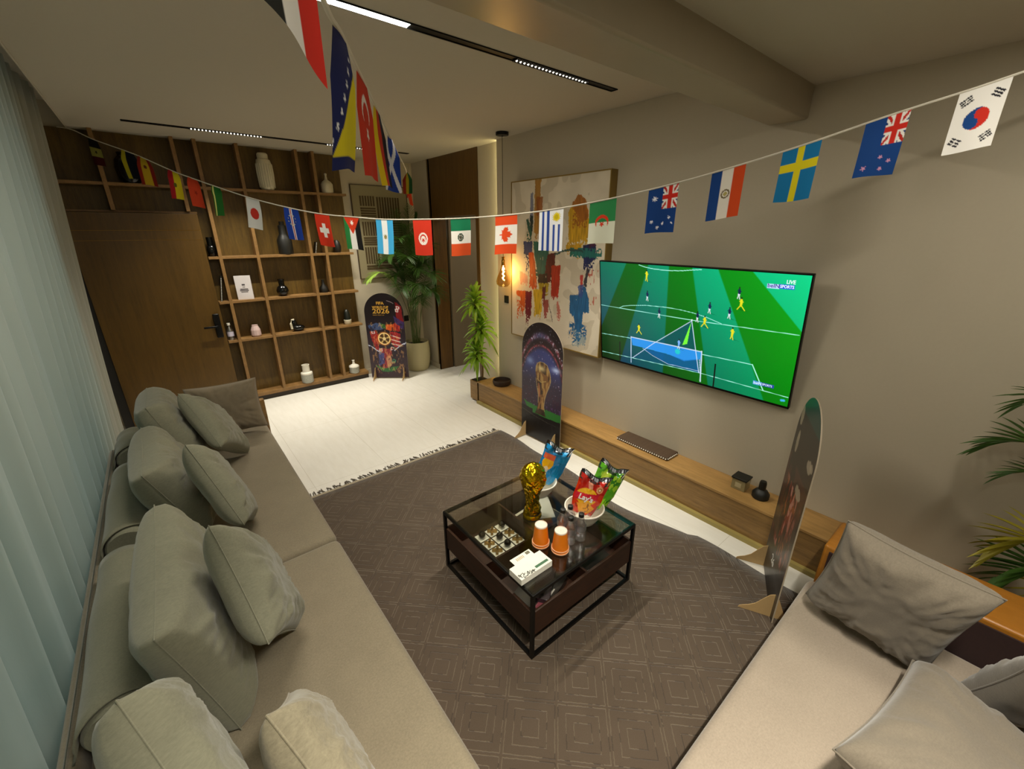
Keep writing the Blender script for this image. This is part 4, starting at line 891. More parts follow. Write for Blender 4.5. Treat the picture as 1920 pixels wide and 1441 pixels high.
# ================================================================== ARCHED STANDEES
SW, SH = .52, 1.165
def arch_mask(u, v):
    vh = (SW/2)/SH; hw = np.where(v < vh, np.sqrt(np.clip(1-((vh-v)/vh)**2, 0, 1)), 1.); return .5+(u-.5)*np.maximum(hw, .004), v
def standee(label, ctr, ang, fn, w_=SW, extra=None):
    t = thing('arched_standee', label, 'display board', (ctr[0], ctr[1], 0), 'arched cardboard display boards', (0, 0, ang))
    pts = [(-w_/2, 0), (w_/2, 0)]+[(w_/2*math.cos(a), SH-SW/2+SW/2*math.sin(a)) for a in np.linspace(0, PI, 30)]
    MB().prism(pts, (0, .003, .018), (1, 0, 0), (0, 0, 1), (0, -1, 0), .006).build('board', plain('board edge', 'a99a84', .7), t, local=True)
    rs = raster('printed_face', (-w_/2, -.0036, .018+SH), (w_, 0, 0), (0, 0, -SH), 130, 280, fn, M_print, t, local=True, mask=arch_mask)
    for x in (-.20, .20):
        fr = [(-.155, 0), (-.150, .012), (-.135, .022), (-.11, .035), (-.08, .06), (-.05, .105), (-.025, .14), (-.004, .150), (.004, .150), (.02, .12), (.045, .06), (.066, .02), (.07, 0)]
        MB().prism(fr, (x-.002, 0, .011), (0, 1, 0), (0, 0, 1), (1, 0, 0), .004).build('support_foot', M_card, t, local=True)
    if extra: extra(t)
    return t
def s1fn(u, v):
    n = len(u); asp = SH/SW; col = rect_col('150a10', n); col = over(col, np.clip((v-.25)/.3, 0, 1), '241424'); col = over(col, np.clip((v-.62)/.25, 0, 1), '33202a')
    jx = u+(fbm(u, v, 9, 1)-.5)*.06; jy = v+(fbm(u, v, 9, 2)-.5)*.035; tx = fbm(u, v, 24, 5)
    P = lambda poly, c, a=1.: over(col, inpoly(jx, jy, poly), c, a)
    col = P([(.80, .10), (.96, .15), (.99, .33), (.84, .36), (.80, .25)], '7a1016', .95); col = P([(.72, .26), (.85, .30), (.99, .34), (.98, .42), (.78, .40)], '3a2a66', .85)
    col = P([(.05, .37), (.38, .34), (.5, .37), (.42, .42), (.12, .43)], '3c4f78', .95); col = P([(.38, .345), (.50, .35), (.52, .40), (.41, .40)], '2a5a2c'); col = P([(.52, .36), (.73, .36), (.73, .44), (.52, .42)], 'c8501a')
    col = P([(.74, .345), (.87, .38), (.86, .45), (.74, .44)], 'a01a1a'); col = P([(.08, .44), (.24, .43), (.30, .50), (.28, .62), (.34, .68), (.22, .66), (.1, .55)], '96181c', .95)
    col = P([(.60, .44), (.86, .47), (.85, .60), (.78, .64), (.62, .60)], 'b0242c', .9)
    for k in range(6): col = pline(col, u, v, [(.62, .46+.025*k), (.86, .50+.022*k)], .012, 'e6dcd6' if k % 2 else '8a1820', asp, .9)
    for a, b in ((-.02, .595), (1.02, .56)):
        q = [(a, b), (.30 if a < 0 else .68, .69 if a < 0 else .67)]; col = pline(col, jx, jy, q, .020, '5a6aa8', asp, .8, .8); col = pline(col, jx, jy, q, .008, 'eef2ff', asp, .95, .8)
    col = P([(.30, .64), (.62, .64), (.58, .74), (.50, .80), (.42, .90), (.30, .88), (.34, .76)], '8a2430', .95); col = P([(.26, .68), (.40, .70), (.38, .82), (.22, .86)], '3f4a8a', .8)
    col = P([(.44, .74), (.56, .72), (.60, .84), (.44, .88)], 'd6a878', .7); col = P([(.12, .85), (.36, .88), (.60, .87), (.76, .86), (.62, .92), (.32, .93)], '2c6a34', .95)
    d = np.hypot(u-.633, (v-.795)*asp); col = over(col, (d < .055)*1., '3c8a70', .9); col = over(col, (d < .025)*1., '0f2a2a')
    for (x, y) in ((.86, .17), (.17, .455), (.31, .655), (.62, .65), (.83, .20)):
        col = over(col, ((abs(jx-x) < .045)*(abs(jy-y) < .018))*1., 'd8d0d0', .9); col = over(col, ((abs(jx-x) < .018)*(abs(jy-y) < .009))*1., 'b01c22')
    col = over(col, ((tx > .62)*(v > .33)*(v < .95)*(abs(u-.5) < .42))*1., 'e8b060', .45); col = over(col, ((tx < .34)*(v > .3)*(v < .95))*1., '140c1a', .6)
    d = np.hypot(u-.44, (v-.525)*asp); th = np.arctan2((v-.525)*asp, u-.44)
    col = over(col, np.clip((.205-d)/.05, 0, 1), 'e88a20', .85); col = over(col, np.clip((.165-d)/.01, 0, 1), 'ffe0a0'); col = over(col, np.clip((.140-d)/.01, 0, 1), '4a2e10')
    col = over(col, ((d < .14)*(np.cos(th*5+1.57) > .55)*(d > .05))*1., 'c8a868'); col = over(col, (d < .045)*1., 'e8d098')
    col = pline(col, u, v, [(.60, .085), (.70, .10), (.76, .117)], .008, '9a8a90', asp, .8)
    return col
def s1x(t):
    M_g = plain('gold print', 'c99a3c', .4); ex, ey = (1, 0, 0), (0, 0, 1); y = -.0044; Z = lambda v: .018+SH*(1-v); X = lambda u: (u-.5)*SW
    for s_, u0, u1, v_, sz in (('FIFA', .328, .521, .128, .052), ('WORLD CUP', .213, .626, .172, .044), ('2026', .211, .643, .228, .088)):
        o = text(s_, sz, (0, 0, 0), ex, ey, M_g, t, depth=.0004, bold=.0012, local=True); xs = [v.co.x for v in o.data.vertices]; k = (u1-u0)*SW/(max(xs)-min(xs))
        for v in o.data.vertices: v.co = Vector((X(u0)+(v.co.x-min(xs))*k, y+v.co.y, Z(v_)+v.co.z))
    o = text('CANADA  MEXICO  USA', .014, (X(.21), y, Z(.252)), ex, ey, M_g, t, depth=.0003, local=True)
def s2fn(u, v):
    n = len(u); asp = SH/SW; col = rect_col('1a0d12', n); r = np.hypot((u-.5)/.62, (v-.62)/.52)
    col = over(col, np.clip((1.0-r)*8, 0, 1), '2a141a'); col = over(col, np.clip((.86-r)*14, 0, 1), '181018')
    r2_ = np.hypot((u-.5)/.56, (v-.60)/.42); sky = np.clip((1.0-r2_)*10, 0, 1); col = over(col, sky, '35283e'); col = over(col, sky*np.clip((.50-v)/.14, 0, 1), '363d7c', .95)
    n1 = fbm(u, v, 30, 4); n2 = vnoise(u, v, 70, 9)
    ring = np.exp(-((r-1.0)/.035)**2); col = over(col, ring*(.35+.65*(n1 > .45)), '8a3a48', .9); col = over(col, ring*(n2 > .72), 'e0e0f8', .9); col = over(col, np.exp(-((r-1.0)/.05)**2)*np.exp(-((u-.45)/.2)**2), '4a5a8a', .7)
    ring = np.exp(-((r2_-1.0)/.022)**2)*(v < .80); col = over(col, ring*(.4+.6*(n1 > .45)), 'a84a5a', .85)
    sp = (n2 > .93)*(v < .72); col = over(col, sp*1., 'c8c8e8', .75); col = over(col, (vnoise(u, v, 95, 12) > .95)*(v < .75)*1., 'c86a70', .6)
    col = over(col, np.exp(-(((u-.85)/.10)**2+((v-.345)/.022)**2)), 'c4d4ff', .95); col = over(col, np.exp(-(((u-.21)/.09)**2+((v-.325)/.03)**2)), '8aa0d8', .85)
    col = over(col, ((v > .55)*(v < .70)*(sky > .5)*(n1 > .5))*1., '402236', .6); col = over(col, ((v > .66)*(v < .72)*(u > .5)*(n1 > .55))*1., '6a4a8a', .6)
    jy = v+(n1-.5)*.02; col = over(col, inpoly(u, jy, [(.06, .685), (.38, .70), (.65, .70), (1.0, .70), (1.0, .77), (.7, .78), (.33, .775), (.15, .74)]), '2f7a30', .95)
    col = over(col, ((v > .765+.04*(u-.2)*(1-u)-.03*(u < .3)))*1., '100c0e'); col = pline(col, u, v, [(0, .765), (.35, .795), (.7, .81), (1, .81)], .006, '6a6058', asp, .6)
    col = over(col, ((v > .80)*(fbm(u, v, 6, 3) > .55))*1., '1c1a1c', .8)
    cup = [(.36, .40), (.365, .36), (.40, .33), (.47, .312), (.56, .312), (.64, .326), (.70, .37), (.725, .41), (.735, .45), (.70, .50), (.64, .56), (.60, .62), (.585, .68), (.60, .72), (.64, .765), (.36, .765), (.41, .72), (.435, .66), (.44, .60), (.40, .53), (.37, .46)]
    m = inpoly(u, v, cup); col = over(col, m, '7a5228'); g = vnoise(u*1.3, v*.8, 20, 30)
    col = over(col, m*(g > .55), 'b08a4c', .9); col = over(col, m*(g < .25), '2a180e', .8)
    col = over(col, m*np.exp(-(((u-.50)/.10)**2+((v-.365)/.025)**2)), 'e8d49a', .9); col = over(col, m*(v > .71), '241c12', .75)
    col = pline(col, u, v, [(.40, .46), (.50, .48), (.62, .46)], .008, 'b89a58', asp, .9); col = pline(col, u, v, [(.44, .50), (.47, .60)], .02, 'b06a44', asp, .7); col = pline(col, u, v, [(.71, .44), (.60, .58), (.48, .67), (.44, .72)], .012, '9a6a3a', asp, .9)
    for a, b in zip(cup[:-1], cup[1:]):
        if a[1] < .7: col = pline(col, u, v, [a, b], .007, 'b8a070', asp, .8)
    return col
def s3fn(u, v):
    n = len(u); asp = SH/SW; col = rect_col('241f20', n); f = fbm(u, v*.7, 9, 3); g = fbm(u, v*.5, 16, 11)
    col = over(col, np.clip((.11-v)/.01, 0, 1), '0c4444'); col = over(col, ((v > .33)*(v < .75)*(f > .46))*1., '4a2a26', .9)
    for x, y, a, b in ((.82, .24, .10, .03), (.70, .40, .12, .03), (.12, .13, .06, .05), (.18, .25, .05, .05), (.9, .23, .06, .02)):
        col = over(col, (((u-x)/a)**2+((v-y)/b)**2+(f-.5)*1.5 < 1)*1., 'b8aa96', .85)
    m = ((v > .42)*(v < .78)*1.)*np.clip(1.2-abs(u-.5)*2.2, 0, 1)
    col = over(col, m*(g > .55), '8a2c24', .95); col = over(col, m*(g > .66), 'c89088', .9); col = over(col, m*(vnoise(u, v, 30, 5) > .78), 'a8581c', .9); col = over(col, m*(g < .36), '120c0e', .9)
    col = over(col, ((v > .62)*(v < .74)*(u < .4))*np.clip(g*1.3, 0, 1), '3a4434', .8); col = over(col, ((v > .78))*1., '2b2a2a', .9); col = over(col, np.exp(-((v-.86)/.03)**2), '4a4a4c', .7); col = over(col, ((v > .94))*1., '15100e', .8)
    return col
def s3x(t): text('26', .075, (-.06, -.0044, .175), (1, 0, 0), (0, 0, 1), M_text, t, depth=.0004, local=True)
standee('arched standee reading 2026 in gold, standing before the palm pot', (2.205, 5.375), -.690, s1fn, extra=s1x)
standee('arched standee picturing a gold cup in a stadium, before the painting', (2.532, 2.656), -1.535, s2fn)
standee('arched standee seen nearly edge-on between television and near sofa', (2.305, .50), -2.697, s3fn, w_=.50, extra=s3x)

# ================================================================== FLAG GARLANDS
def star(u, v, cx, cy, r, k=5, rot=0, inner=.45):
    d = np.hypot(u-cx, v-cy); th = np.arctan2(v-cy, u-cx)+rot; seg = 2*PI/k; a = np.abs(((th+seg/2) % seg)-seg/2)/(seg/2)
    return (d < r*(inner+(1-inner)*(1-a)**1.4))*1.
# flags in native coordinates: a = hoist->fly 0..1.5, b = top->bottom 0..1
def H3(c1, c2, c3, r=(1/3, 2/3)): return lambda a, b: over(over(rect_col(c1, len(a)), (b > r[0])*1., c2), (b > r[1])*1., c3)
def V3(c1, c2, c3): return lambda a, b: over(over(rect_col(c1, len(a)), (a > .5)*1., c2), (a > 1.0)*1., c3)
def with_(f, *ops):
    def g(a, b):
        c = f(a, b)
        for o_ in ops: c = over(c, o_[0](a, b)*1., o_[1])
        return c
    return g
disc = lambda x, y, r: (lambda a, b: np.hypot(a-x, b-y) < r)
ringf = lambda x, y, r0, r1: (lambda a, b: (np.hypot(a-x, b-y) < r1) & (np.hypot(a-x, b-y) > r0))
rectf = lambda x0, x1, y0, y1: (lambda a, b: (a > x0) & (a < x1) & (b > y0) & (b < y1))
starf = lambda x, y, r, k=5, rot=0, inn=.4: (lambda a, b: star(a, b, x, y, r, k, rot, inn))
solid = lambda c: (lambda a, b: rect_col(c, len(a)))
def jack(a, b, x1=.72, y1=.5):
    X = a/x1; Y = b/y1; ins = (X < 1) & (Y < 1); c = rect_col('12306e', len(a)); 
    for s_ in (0, 1):
        d = abs((Y-X) if s_ == 0 else (Y-(1-X))); c = over(c, (d < .22)*1., 'e8e4de'); c = over(c, (d < .08)*1., 'b8281e')
    c = over(c, ((abs(X-.5) < .16) | (abs(Y-.5) < .22))*1., 'e8e4de'); c = over(c, ((abs(X-.5) < .09) | (abs(Y-.5) < .13))*1., 'c8281c'); return c, ins*1.
def ensign(base, stars):
    def g(a, b):
        c = rect_col(base, len(a)); j, m = jack(a, b); c = c*(1-m[:, None])+j*m[:, None]
        for o_ in stars: c = over(c, o_[0](a, b)*1., o_[1])
        return c
    return g
def korea(a, b):
    c = rect_col('e6e2dc', len(a)); d = np.hypot(a-.75, b-.5); th = math.atan2(2, 3)
    xr = (a-.75)*math.cos(th)+(b-.5)*math.sin(th); yr = -(a-.75)*math.sin(th)+(b-.5)*math.cos(th); R = .25
    red = (yr < 0); red = (red | (np.hypot(xr+R/2, yr) < R/2)) & ~(np.hypot(xr-R/2, yr) < R/2)
    c = over(c, (d < R)*1., '14407e'); c = over(c, ((d < R) & red)*1., 'c42a1c')
    for sx_, sy2, pat_ in ((-1, -1, (0, 0, 0)), (1, 1, (1, 1, 1)), (1, -1, (1, 0, 1)), (-1, 1, (0, 1, 0))):
        cx_, cy2 = .75+sx_*.47, .5+sy2*.30; t2 = math.atan2(sy2*.30, sx_*.47); p = (a-cx_)*math.cos(t2)+(b-cy2)*math.sin(t2); q = -(a-cx_)*math.sin(t2)+(b-cy2)*math.cos(t2)
        for k, br in enumerate(pat_):
            mm = (abs(p-(k-1)*.062) < .020) & (abs(q) < .12)
            if br: mm &= abs(q) > .012
            c = over(c, mm*1., '1c1a22')
    return c
def uruguay(a, b):
    c = rect_col('eeeef2', len(a))
    for k in range(4): y0 = (2*k+1)/9; m = (b > y0) & (b < y0+1/9) & ((a > .55) | (b > 5/9)); c = over(c, m*1., '2c4a9c')
    c = over(c, star(a, b, .28, .28, .19, 16, 0, .65), 'e0c818'); return over(c, (np.hypot(a-.28, b-.28) < .08)*1., 'c8b018')
leaf = [(0, -.30), (.06, -.19), (.13, -.22), (.11, -.06), (.19, -.13), (.21, -.08), (.30, -.10), (.27, 0), (.31, .03), (.17, .14), (.18, .19), (.02, .17), (.02, .30), (-.02, .30), (-.02, .17), (-.18, .19), (-.17, .14), (-.31, .03), (-.27, 0), (-.30, -.10), (-.21, -.08), (-.19, -.13), (-.11, -.06), (-.13, -.22), (-.06, -.19)]
canada = with_(solid('dd4a1a'), (rectf(.375, 1.125, -1, 2), 'e8e2da'), (lambda a, b: inpoly(a-.75, b-.5, leaf), 'dd4a1a'))
argentina = with_(H3('3f9fd0', 'e4e4e2', '3f9fd0'), (starf(.75, .5, .12, 12, 0, .6), '8f8048'))
tunisia = with_(solid('c4311c'), (disc(.80, .5, .26), 'e6ddd4'), (ringf(.80, .5, .13, .19), 'c4311c'), (disc(.88, .5, .15), 'e6ddd4'), (starf(.86, .5, .11), 'c4311c'))
algeria = with_(lambda a, b: over(rect_col('2c8048', len(a)), (a > .75)*1., 'dcdcc8'), (lambda a, b: (np.hypot(a-.75, b-.5) < .25) & (np.hypot(a-.83, b-.5) > .21), 'd23a1c'), (starf(.83, .5, .11), 'd23a1c'))
mexico = with_(V3('14704a', 'e2dcd4', 'cc4a1c'), (ringf(.75, .5, .10, .16), '3a4a3a'), (starf(.75, .5, .13, 7, .5, .5), '4a4636'))
jordan = with_(H3('1a1816', 'e4e0da', '2a7a3c'), (lambda a, b: inpoly(a, b, [(0, 0), (.8, .5), (0, 1)]), 'cc3a1c'), (starf(.27, .5, .13, 7), 'f0e8e0'))
swiss = with_(solid('cc341c'), (rectf(.42, 1.08, .38, .62), 'e8e4de'), (rectf(.63, .87, .18, .82), 'e8e4de'))
cverde = with_(solid('1c3a92'), (rectf(-1, 2, .46, .64), 'dcd8dc'), (rectf(-1, 2, .52, .58), 'b04038'), *[(starf(.56+.24*math.cos(k*PI/5), .55+.24*math.sin(k*PI/5), .035), 'd8c860') for k in range(10)])
japan = with_(solid('dcd8d4'), (disc(.75, .5, .28), 'c03226'))
sweden = with_(solid('1470a4'), (rectf(.42, .66, -1, 2), 'd8c818'), (rectf(-1, 2, .40, .60), 'd8c818'))
paraguay = with_(H3('c8461a', 'dcd4c8', '143c7c'), (ringf(.75, .5, .09, .135), '6a5a3a'), (disc(.75, .5, .06), 'a89a5a'))
austr = ensign('123a7a', [(starf(1.02, .22, .06, 7), 'e4e4ec'), (starf(1.2, .42, .055, 7), 'e4e4ec'), (starf(.36, .76, .11, 7), 'e4e4ec'), (starf(1.12, .80, .06, 7), 'e4e4ec'), (starf(1.33, .58, .06, 7), 'e4e4ec'), (starf(1.20, .12, .05, 7), 'e4e4ec')])
nz = ensign('143f80', [(starf(1.02, .42, .06), 'c890b0'), (starf(1.14, .20, .06), 'c890b0'), (starf(1.32, .36, .06), 'c890b0'), (starf(1.28, .78, .08), 'c890b0')])
spain = with_(H3('7a1c10', 'b8961c', '8a2410', (.25, .75)), (disc(.5, .5, .10), '5a2c14')); navyy = lambda a, b: over(rect_col('0c0e1c', len(a)), (b > .70)*1., 'b8a81c')
redyel = with_(lambda a, b: over(rect_col('c8b818', len(a)), (b > .55)*1., '9a1a20'), (disc(.75, .5, .12), '5a5a18')); redfl = with_(solid('b83a1c'), (starf(.75, .5, .15), '8a2414'))
green = with_(solid('1c5a20'), (lambda a, b: abs(b-.82) < .08, 'c0c070')); dark3 = with_(V3('14120e', 'a09a4a', '4a1014'), (starf(.75, .5, .12), '1c1a10'))
iraq = H3('b8281c', 'd0ccc4', '1e1e1a'); turkey = with_(solid('b8301c'), (lambda a, b: (np.hypot(a-.5, b-.5) < .25) & (np.hypot(a-.56, b-.5) > .20), 'd8d0c8'), (starf(.84, .5, .12), 'd8d0c8'))
germany = H3('1a1420', 'b8301c', 'd8b818'); scot = with_(solid('1c3a94'), (lambda a, b: (abs(b-a/1.5) < .10) | (abs(b-(1-a/1.5)) < .10), 'd8d8e0'))
bosnia = with_(solid('141c50'), (lambda a, b: inpoly(a, b, [(.35, 0), (1.35, 0), (1.35, 1)]), 'c8b818'), *[(starf(.22+.16*k, .10+.15*k, .055), 'e0e0e0') for k in range(7)])
tri = H3('8a2a18', 'a8941c', '1c4a24'); pink = H3('c8302a', 'd8b8a8', 'c87a6a')

def garland(label, pts, flags, wd=.13, ht=.20, thick=.0040):
    P = [Vector(p) for p in pts]; t = thing('flag_garland', label, 'bunting', tuple(P[0]))
    # smooth through the points
    Q = []
    for i in range(len(P)-1):
        p0, p1, p2, p3 = P[max(i-1, 0)], P[i], P[i+1], P[min(i+2, len(P)-1)]
        for k in range(8):
            s_ = k/8; Q.append(.5*((2*p1)+(p2-p0)*s_+(2*p0-5*p1+4*p2-p3)*s_*s_+(3*p1-p0-3*p2+p3)*s_**3))
    Q.append(P[-1]); MB().tube(Q, thick, 6).build('string', M_string, t, smooth=True)
    L_ = [0]
    for i in range(1, len(Q)): L_.append(L_[-1]+(Q[i]-Q[i-1]).length)
    def at(s_):
        s_ = min(max(s_, 0), L_[-1]-1e-6); k = max(j for j in range(len(L_)-1) if L_[j] <= s_); f = (s_-L_[k])/(L_[k+1]-L_[k]+1e-9); return Q[k].lerp(Q[k+1], f)
    rr = random.Random(11)
    for i, (c, fn, lab, tw, dirn, wsc) in enumerate(flags):
        c = Vector(c); k = min(range(len(Q)), key=lambda j: (Q[j]-c).length); s0 = L_[k]; near = 'hd'
        w_ = wd*wsc; nx, ny = 46, 66; G_ = []; curl = rr.uniform(-.012, .012); ph = rr.uniform(0, 6)
        for j in range(ny):
            v = j/(ny-1)
            for m_ in range(nx):
                u = m_/(nx-1); p = at(s0+(u-.5)*w_*dirn); mid = at(s0); off = p-mid; a_ = tw*(.15+.85*min(1, v*3)); h = Vector((off.x, off.y, 0)); zoff = off.z*(1-.55*v)
                h = Vector((h.x*math.cos(a_)-h.y*math.sin(a_), h.x*math.sin(a_)+h.y*math.cos(a_), 0)); nrm = Vector((-h.y, h.x, 0)); nrm = nrm.normalized() if nrm.length > 1e-6 else Vector((0, 0, 0))
                d0 = (at(s0+.05)-at(s0-.05)); d0.z = 0; d0.normalize(); n0 = Vector((-d0.y, d0.x, 0))
                sway = n0*(curl*v*v*1.6+.005*math.sin(u*5+ph)*v)
                G_.append(mid+h+Vector((0, 0, zoff-v*ht*(1+.02*math.sin(ph+u*3))))+sway)
        u, v = np.meshgrid(np.linspace(0, 1, nx), np.linspace(0, 1, ny)); u = u.ravel(); v = v.ravel()
        o = grid_mesh('flag', np.array([tuple(g) for g in G_]), nx, ny, M_flag, t, fn(v*1.5, 1-u)); o['label'] = lab
    return t
G1 = [(-.40, 5.70, 2.795), (-.296, 5.492, 2.754), (-.177, 5.254, 2.665), (.022, 4.857, 2.545), (.105, 4.691, 2.49), (.255, 4.39, 2.38), (.352, 4.197, 2.32), (.462, 3.976, 2.255), (.627, 3.645, 2.164), (.789, 3.321, 2.094), (.912, 3.075, 2.053), (1.023, 2.854, 2.033), (1.14, 2.621, 2.015), (1.264, 2.372, 2.012), (1.381, 2.139, 2.014),
      (1.508, 1.885, 2.027), (1.622, 1.657, 2.049), (1.739, 1.422, 2.086), (1.861, 1.178, 2.137), (1.976, .949, 2.197), (2.088, .724, 2.265), (2.201, .498, 2.343), (2.311, .277, 2.412), (2.42, .06, 2.49), (2.56, -.22, 2.60), (2.70, -.50, 2.66)]
g1 = garland('flag bunting crossing the room from curtain corner to the right wall', G1, [
    (G1[2], dark3, 'black, cream and dark red flag nearest the curtain corner', .2, 1, .9), (G1[3], navyy, 'dark navy flag with yellow edge', .5, 1, 1), (G1[4], spain, 'red and yellow flag with small crest', .75, 1, .8),
    (G1[5], redyel, 'dark red and yellow flag seen at a slant', 1.25, 1, .6), (G1[6], redfl, 'plain orange red flag folded at a slant', 1.2, 1, .6), (G1[7], green, 'green flag with pale edge, twisted', 1.45, 1, .5),
    (G1[8], japan, 'white flag with red disc', .1, 1, 1), (G1[9], cverde, 'blue flag with white and red stripes and star ring', .15, 1, 1), (G1[10], swiss, 'red flag with white cross', 0, 1, 1),
    (G1[11], jordan, 'flag with red triangle over black, white and green stripes', 0, 1, 1), (G1[12], argentina, 'sky blue and white striped flag with small sun', 0, 1, 1), (G1[13], tunisia, 'red flag with white disc and crescent', 0, 1, 1),
    (G1[14], mexico, 'green, white and red flag with central crest', 0, 1, 1), (G1[15], canada, 'orange red and white flag with maple leaf', 0, 1, 1), (G1[16], uruguay, 'white flag with blue stripes and yellow sun', 0, 1, 1),
    (G1[17], algeria, 'green and white flag with red crescent and star', 0, 1, 1), (G1[18], austr, 'navy flag with union canton and white stars', .02, 1, 1), (G1[19], paraguay, 'red, white and blue striped flag with round seal', -.03, 1, 1),
    (G1[20], sweden, 'blue flag with yellow cross', 0, 1, 1), (G1[21], nz, 'blue flag with union canton and pink stars', 0, 1, 1), (G1[22], korea, 'white flag with red and blue disc and black bars', 0, 1, 1)])
G2 = [(-.25, -.35, 2.66), (.0, .20, 2.52), (.155, .53, 2.322), (.23, .65, 2.225), (.315, .82, 2.25), (.405, .99, 2.262), (.56, 1.27, 2.27), (.74, 1.61, 2.29), (1.24, 2.55, 2.36), (1.68, 3.38, 2.43), (2.25, 4.48, 2.52), (2.46, 4.88, 2.43), (2.60, 5.14, 2.51), (2.76, 5.44, 2.68), (2.90, 5.70, 2.78)]
garland('flag bunting running overhead from the near ceiling to the far right corner', G2, [
    ((.16, .54, 2.33), iraq, 'red, white and black striped flag nearest the camera', -.30, 1, 1.15), ((.305, .80, 2.25), bosnia, 'navy flag with yellow triangle and white stars', -.19, 1, 1), ((.43, 1.05, 2.262), turkey, 'red flag with white crescent, seen nearly edge-on', -.15, 1, 1),
    ((.585, 1.32, 2.27), germany, 'black, red and yellow striped flag seen nearly edge-on', -.2, 1, 1), ((.84, 1.80, 2.30), scot, 'blue flag with white saltire seen nearly edge-on', -.48, 1, 1), ((.98, 2.07, 2.33), pink, 'pale red striped flag seen edge-on', -.02, 1, 1),
    ((2.46, 4.88, 2.43), redfl, 'small red flag hanging lowest near the far corner', -.4, 1, .8), ((2.25, 4.48, 2.52), tri, 'red, yellow and green flag in the far corner', .9, 1, 1), ((2.62, 5.18, 2.53), pink, 'pink and white striped flag at the far corner', .5, 1, 1)])

# ================================================================== PLANTS
def blade(m, p, d, up, ln, wd, droop, n=5):
    """single leaf: tapering strip with a shallow V section"""
    d = d.normalized(); s_ = d.cross(up).normalized(); vs = []; fs = []
    for i in range(n+1):
        f = i/n; q = p+d*ln*f+Vector((0, 0, -droop*ln*f*f)); w_ = wd*(math.sin(PI*min(1, .12+f*.88))**.7)*(1-f*.15) if i < n else .0004
        k = up*(w_*.35); vs += [q-s_*w_*.5+k, q, q+s_*w_*.5+k]
    for i in range(n): b_ = i*3; fs += [(b_, b_+1, b_+4, b_+3), (b_+1, b_+2, b_+5, b_+4)]
    m.add([(min(q.x, 2.885 if q.y < 3.80 else (2.95 if (q.y < 4.3 or q.y > 5.2) else 3.4)), min(q.y, 5.728), q.z) for q in map(Vector, vs)], fs)
def leafmat(name, c1, c2):
    t = NT(name); f = t.noise(t.coord(), 7, 3); t.link(t.mix(f, L4(c1), L4(c2)), t.b.inputs['Base Color']); t.b.inputs['Roughness'].default_value = .42; t.b.inputs['Specular IOR Level'].default_value = .4
    tl = t.add('ShaderNodeBsdfTranslucent'); tl.inputs[0].default_value = L4(c2); mx = t.add('ShaderNodeMixShader'); mx.inputs[0].default_value = .22
    t.link(t.b.outputs[0], mx.inputs[1]); t.link(tl.outputs[0], mx.inputs[2]); t.link(mx.outputs[0], t.out.inputs[0]); return t.m
M_palm = leafmat('palm leaf', '28401a', '4a6e26'); M_stem = plain('palm stem', '4e5c26', .5); M_drac = leafmat('cane plant leaf', '447a1c', 'a2c53e'); M_lime = leafmat('young lime leaf', '7a9c3a', 'a8c858'); M_ylw = leafmat('yellowing leaf', '7a7420', 'a89a28')
def frond(root, p0, p1, p2, nl, ll, mat, wd=.013, rr=random.Random(2), droop=.35, start=.3):
    """arched palm leaf from p0 over control p1 to tip p2"""
    p0, p1, p2 = map(Vector, (p0, p1, p2)); pt = lambda s_: (1-s_)**2*p0+2*s_*(1-s_)*p1+s_*s_*p2
    g = MB().tube([pt(k/16) for k in range(17)], .0045, 6, .0015).build('frond', M_stem, root, smooth=True); m = MB()
    for k in range(nl):
        f = start+(1-start)*(k+.5)/nl; p = pt(f); tg = (pt(min(1, f+.02))-pt(f-.02)).normalized(); side = tg.cross(Vector((0, 0, 1)))
        if side.length < .1: side = Vector((1, 0, 0))
        side.normalize(); L_ = ll*(math.sin(PI*(.15+.80*(f-start)/(1-start)))**.6)*rr.uniform(.85, 1.1)
        for sg in (-1, 1):
            d = (side*sg*.85+tg*(.55+.7*f)+Vector((0, 0, rr.uniform(.0, .25)))).normalized(); up = d.cross(side*sg).cross(d); up = Vector((0, 0, 1)) if up.length < .05 else Vector((0, 0, 1))
            blade(m, p, d, up, L_, wd, droop*rr.uniform(.7, 1.3))
    m.build('leaflets', mat, g, smooth=True)
pm = thing('potted_palm', 'tall areca palm in round cream pot in the far corner', 'potted plant', (2.715, 5.53, 0))
MB().lathe((2.715, 5.53, 0), [(.135, 0), (.15, .01), (.178, .10), (.190, .22), (.188, .34), (.178, .42), (.172, .43), (.165, .43), (.160, .38), (.02, .37), (.001, .37)], 56, cap=False).build('pot', plain('cream stone pot', 'b5aa84', .55, sc=90, var=.04, bump=.15), pm, smooth=True)
MB().lathe((2.715, 5.53, .36), [(.001, .03), (.08, .028), (.158, .02)], 24, cap=False).build('soil', plain('dark potting soil', '1c130c', .95, sc=90, var=.5, bump=.5), pm)
rp = random.Random(21); B = Vector((2.715, 5.53, .38))
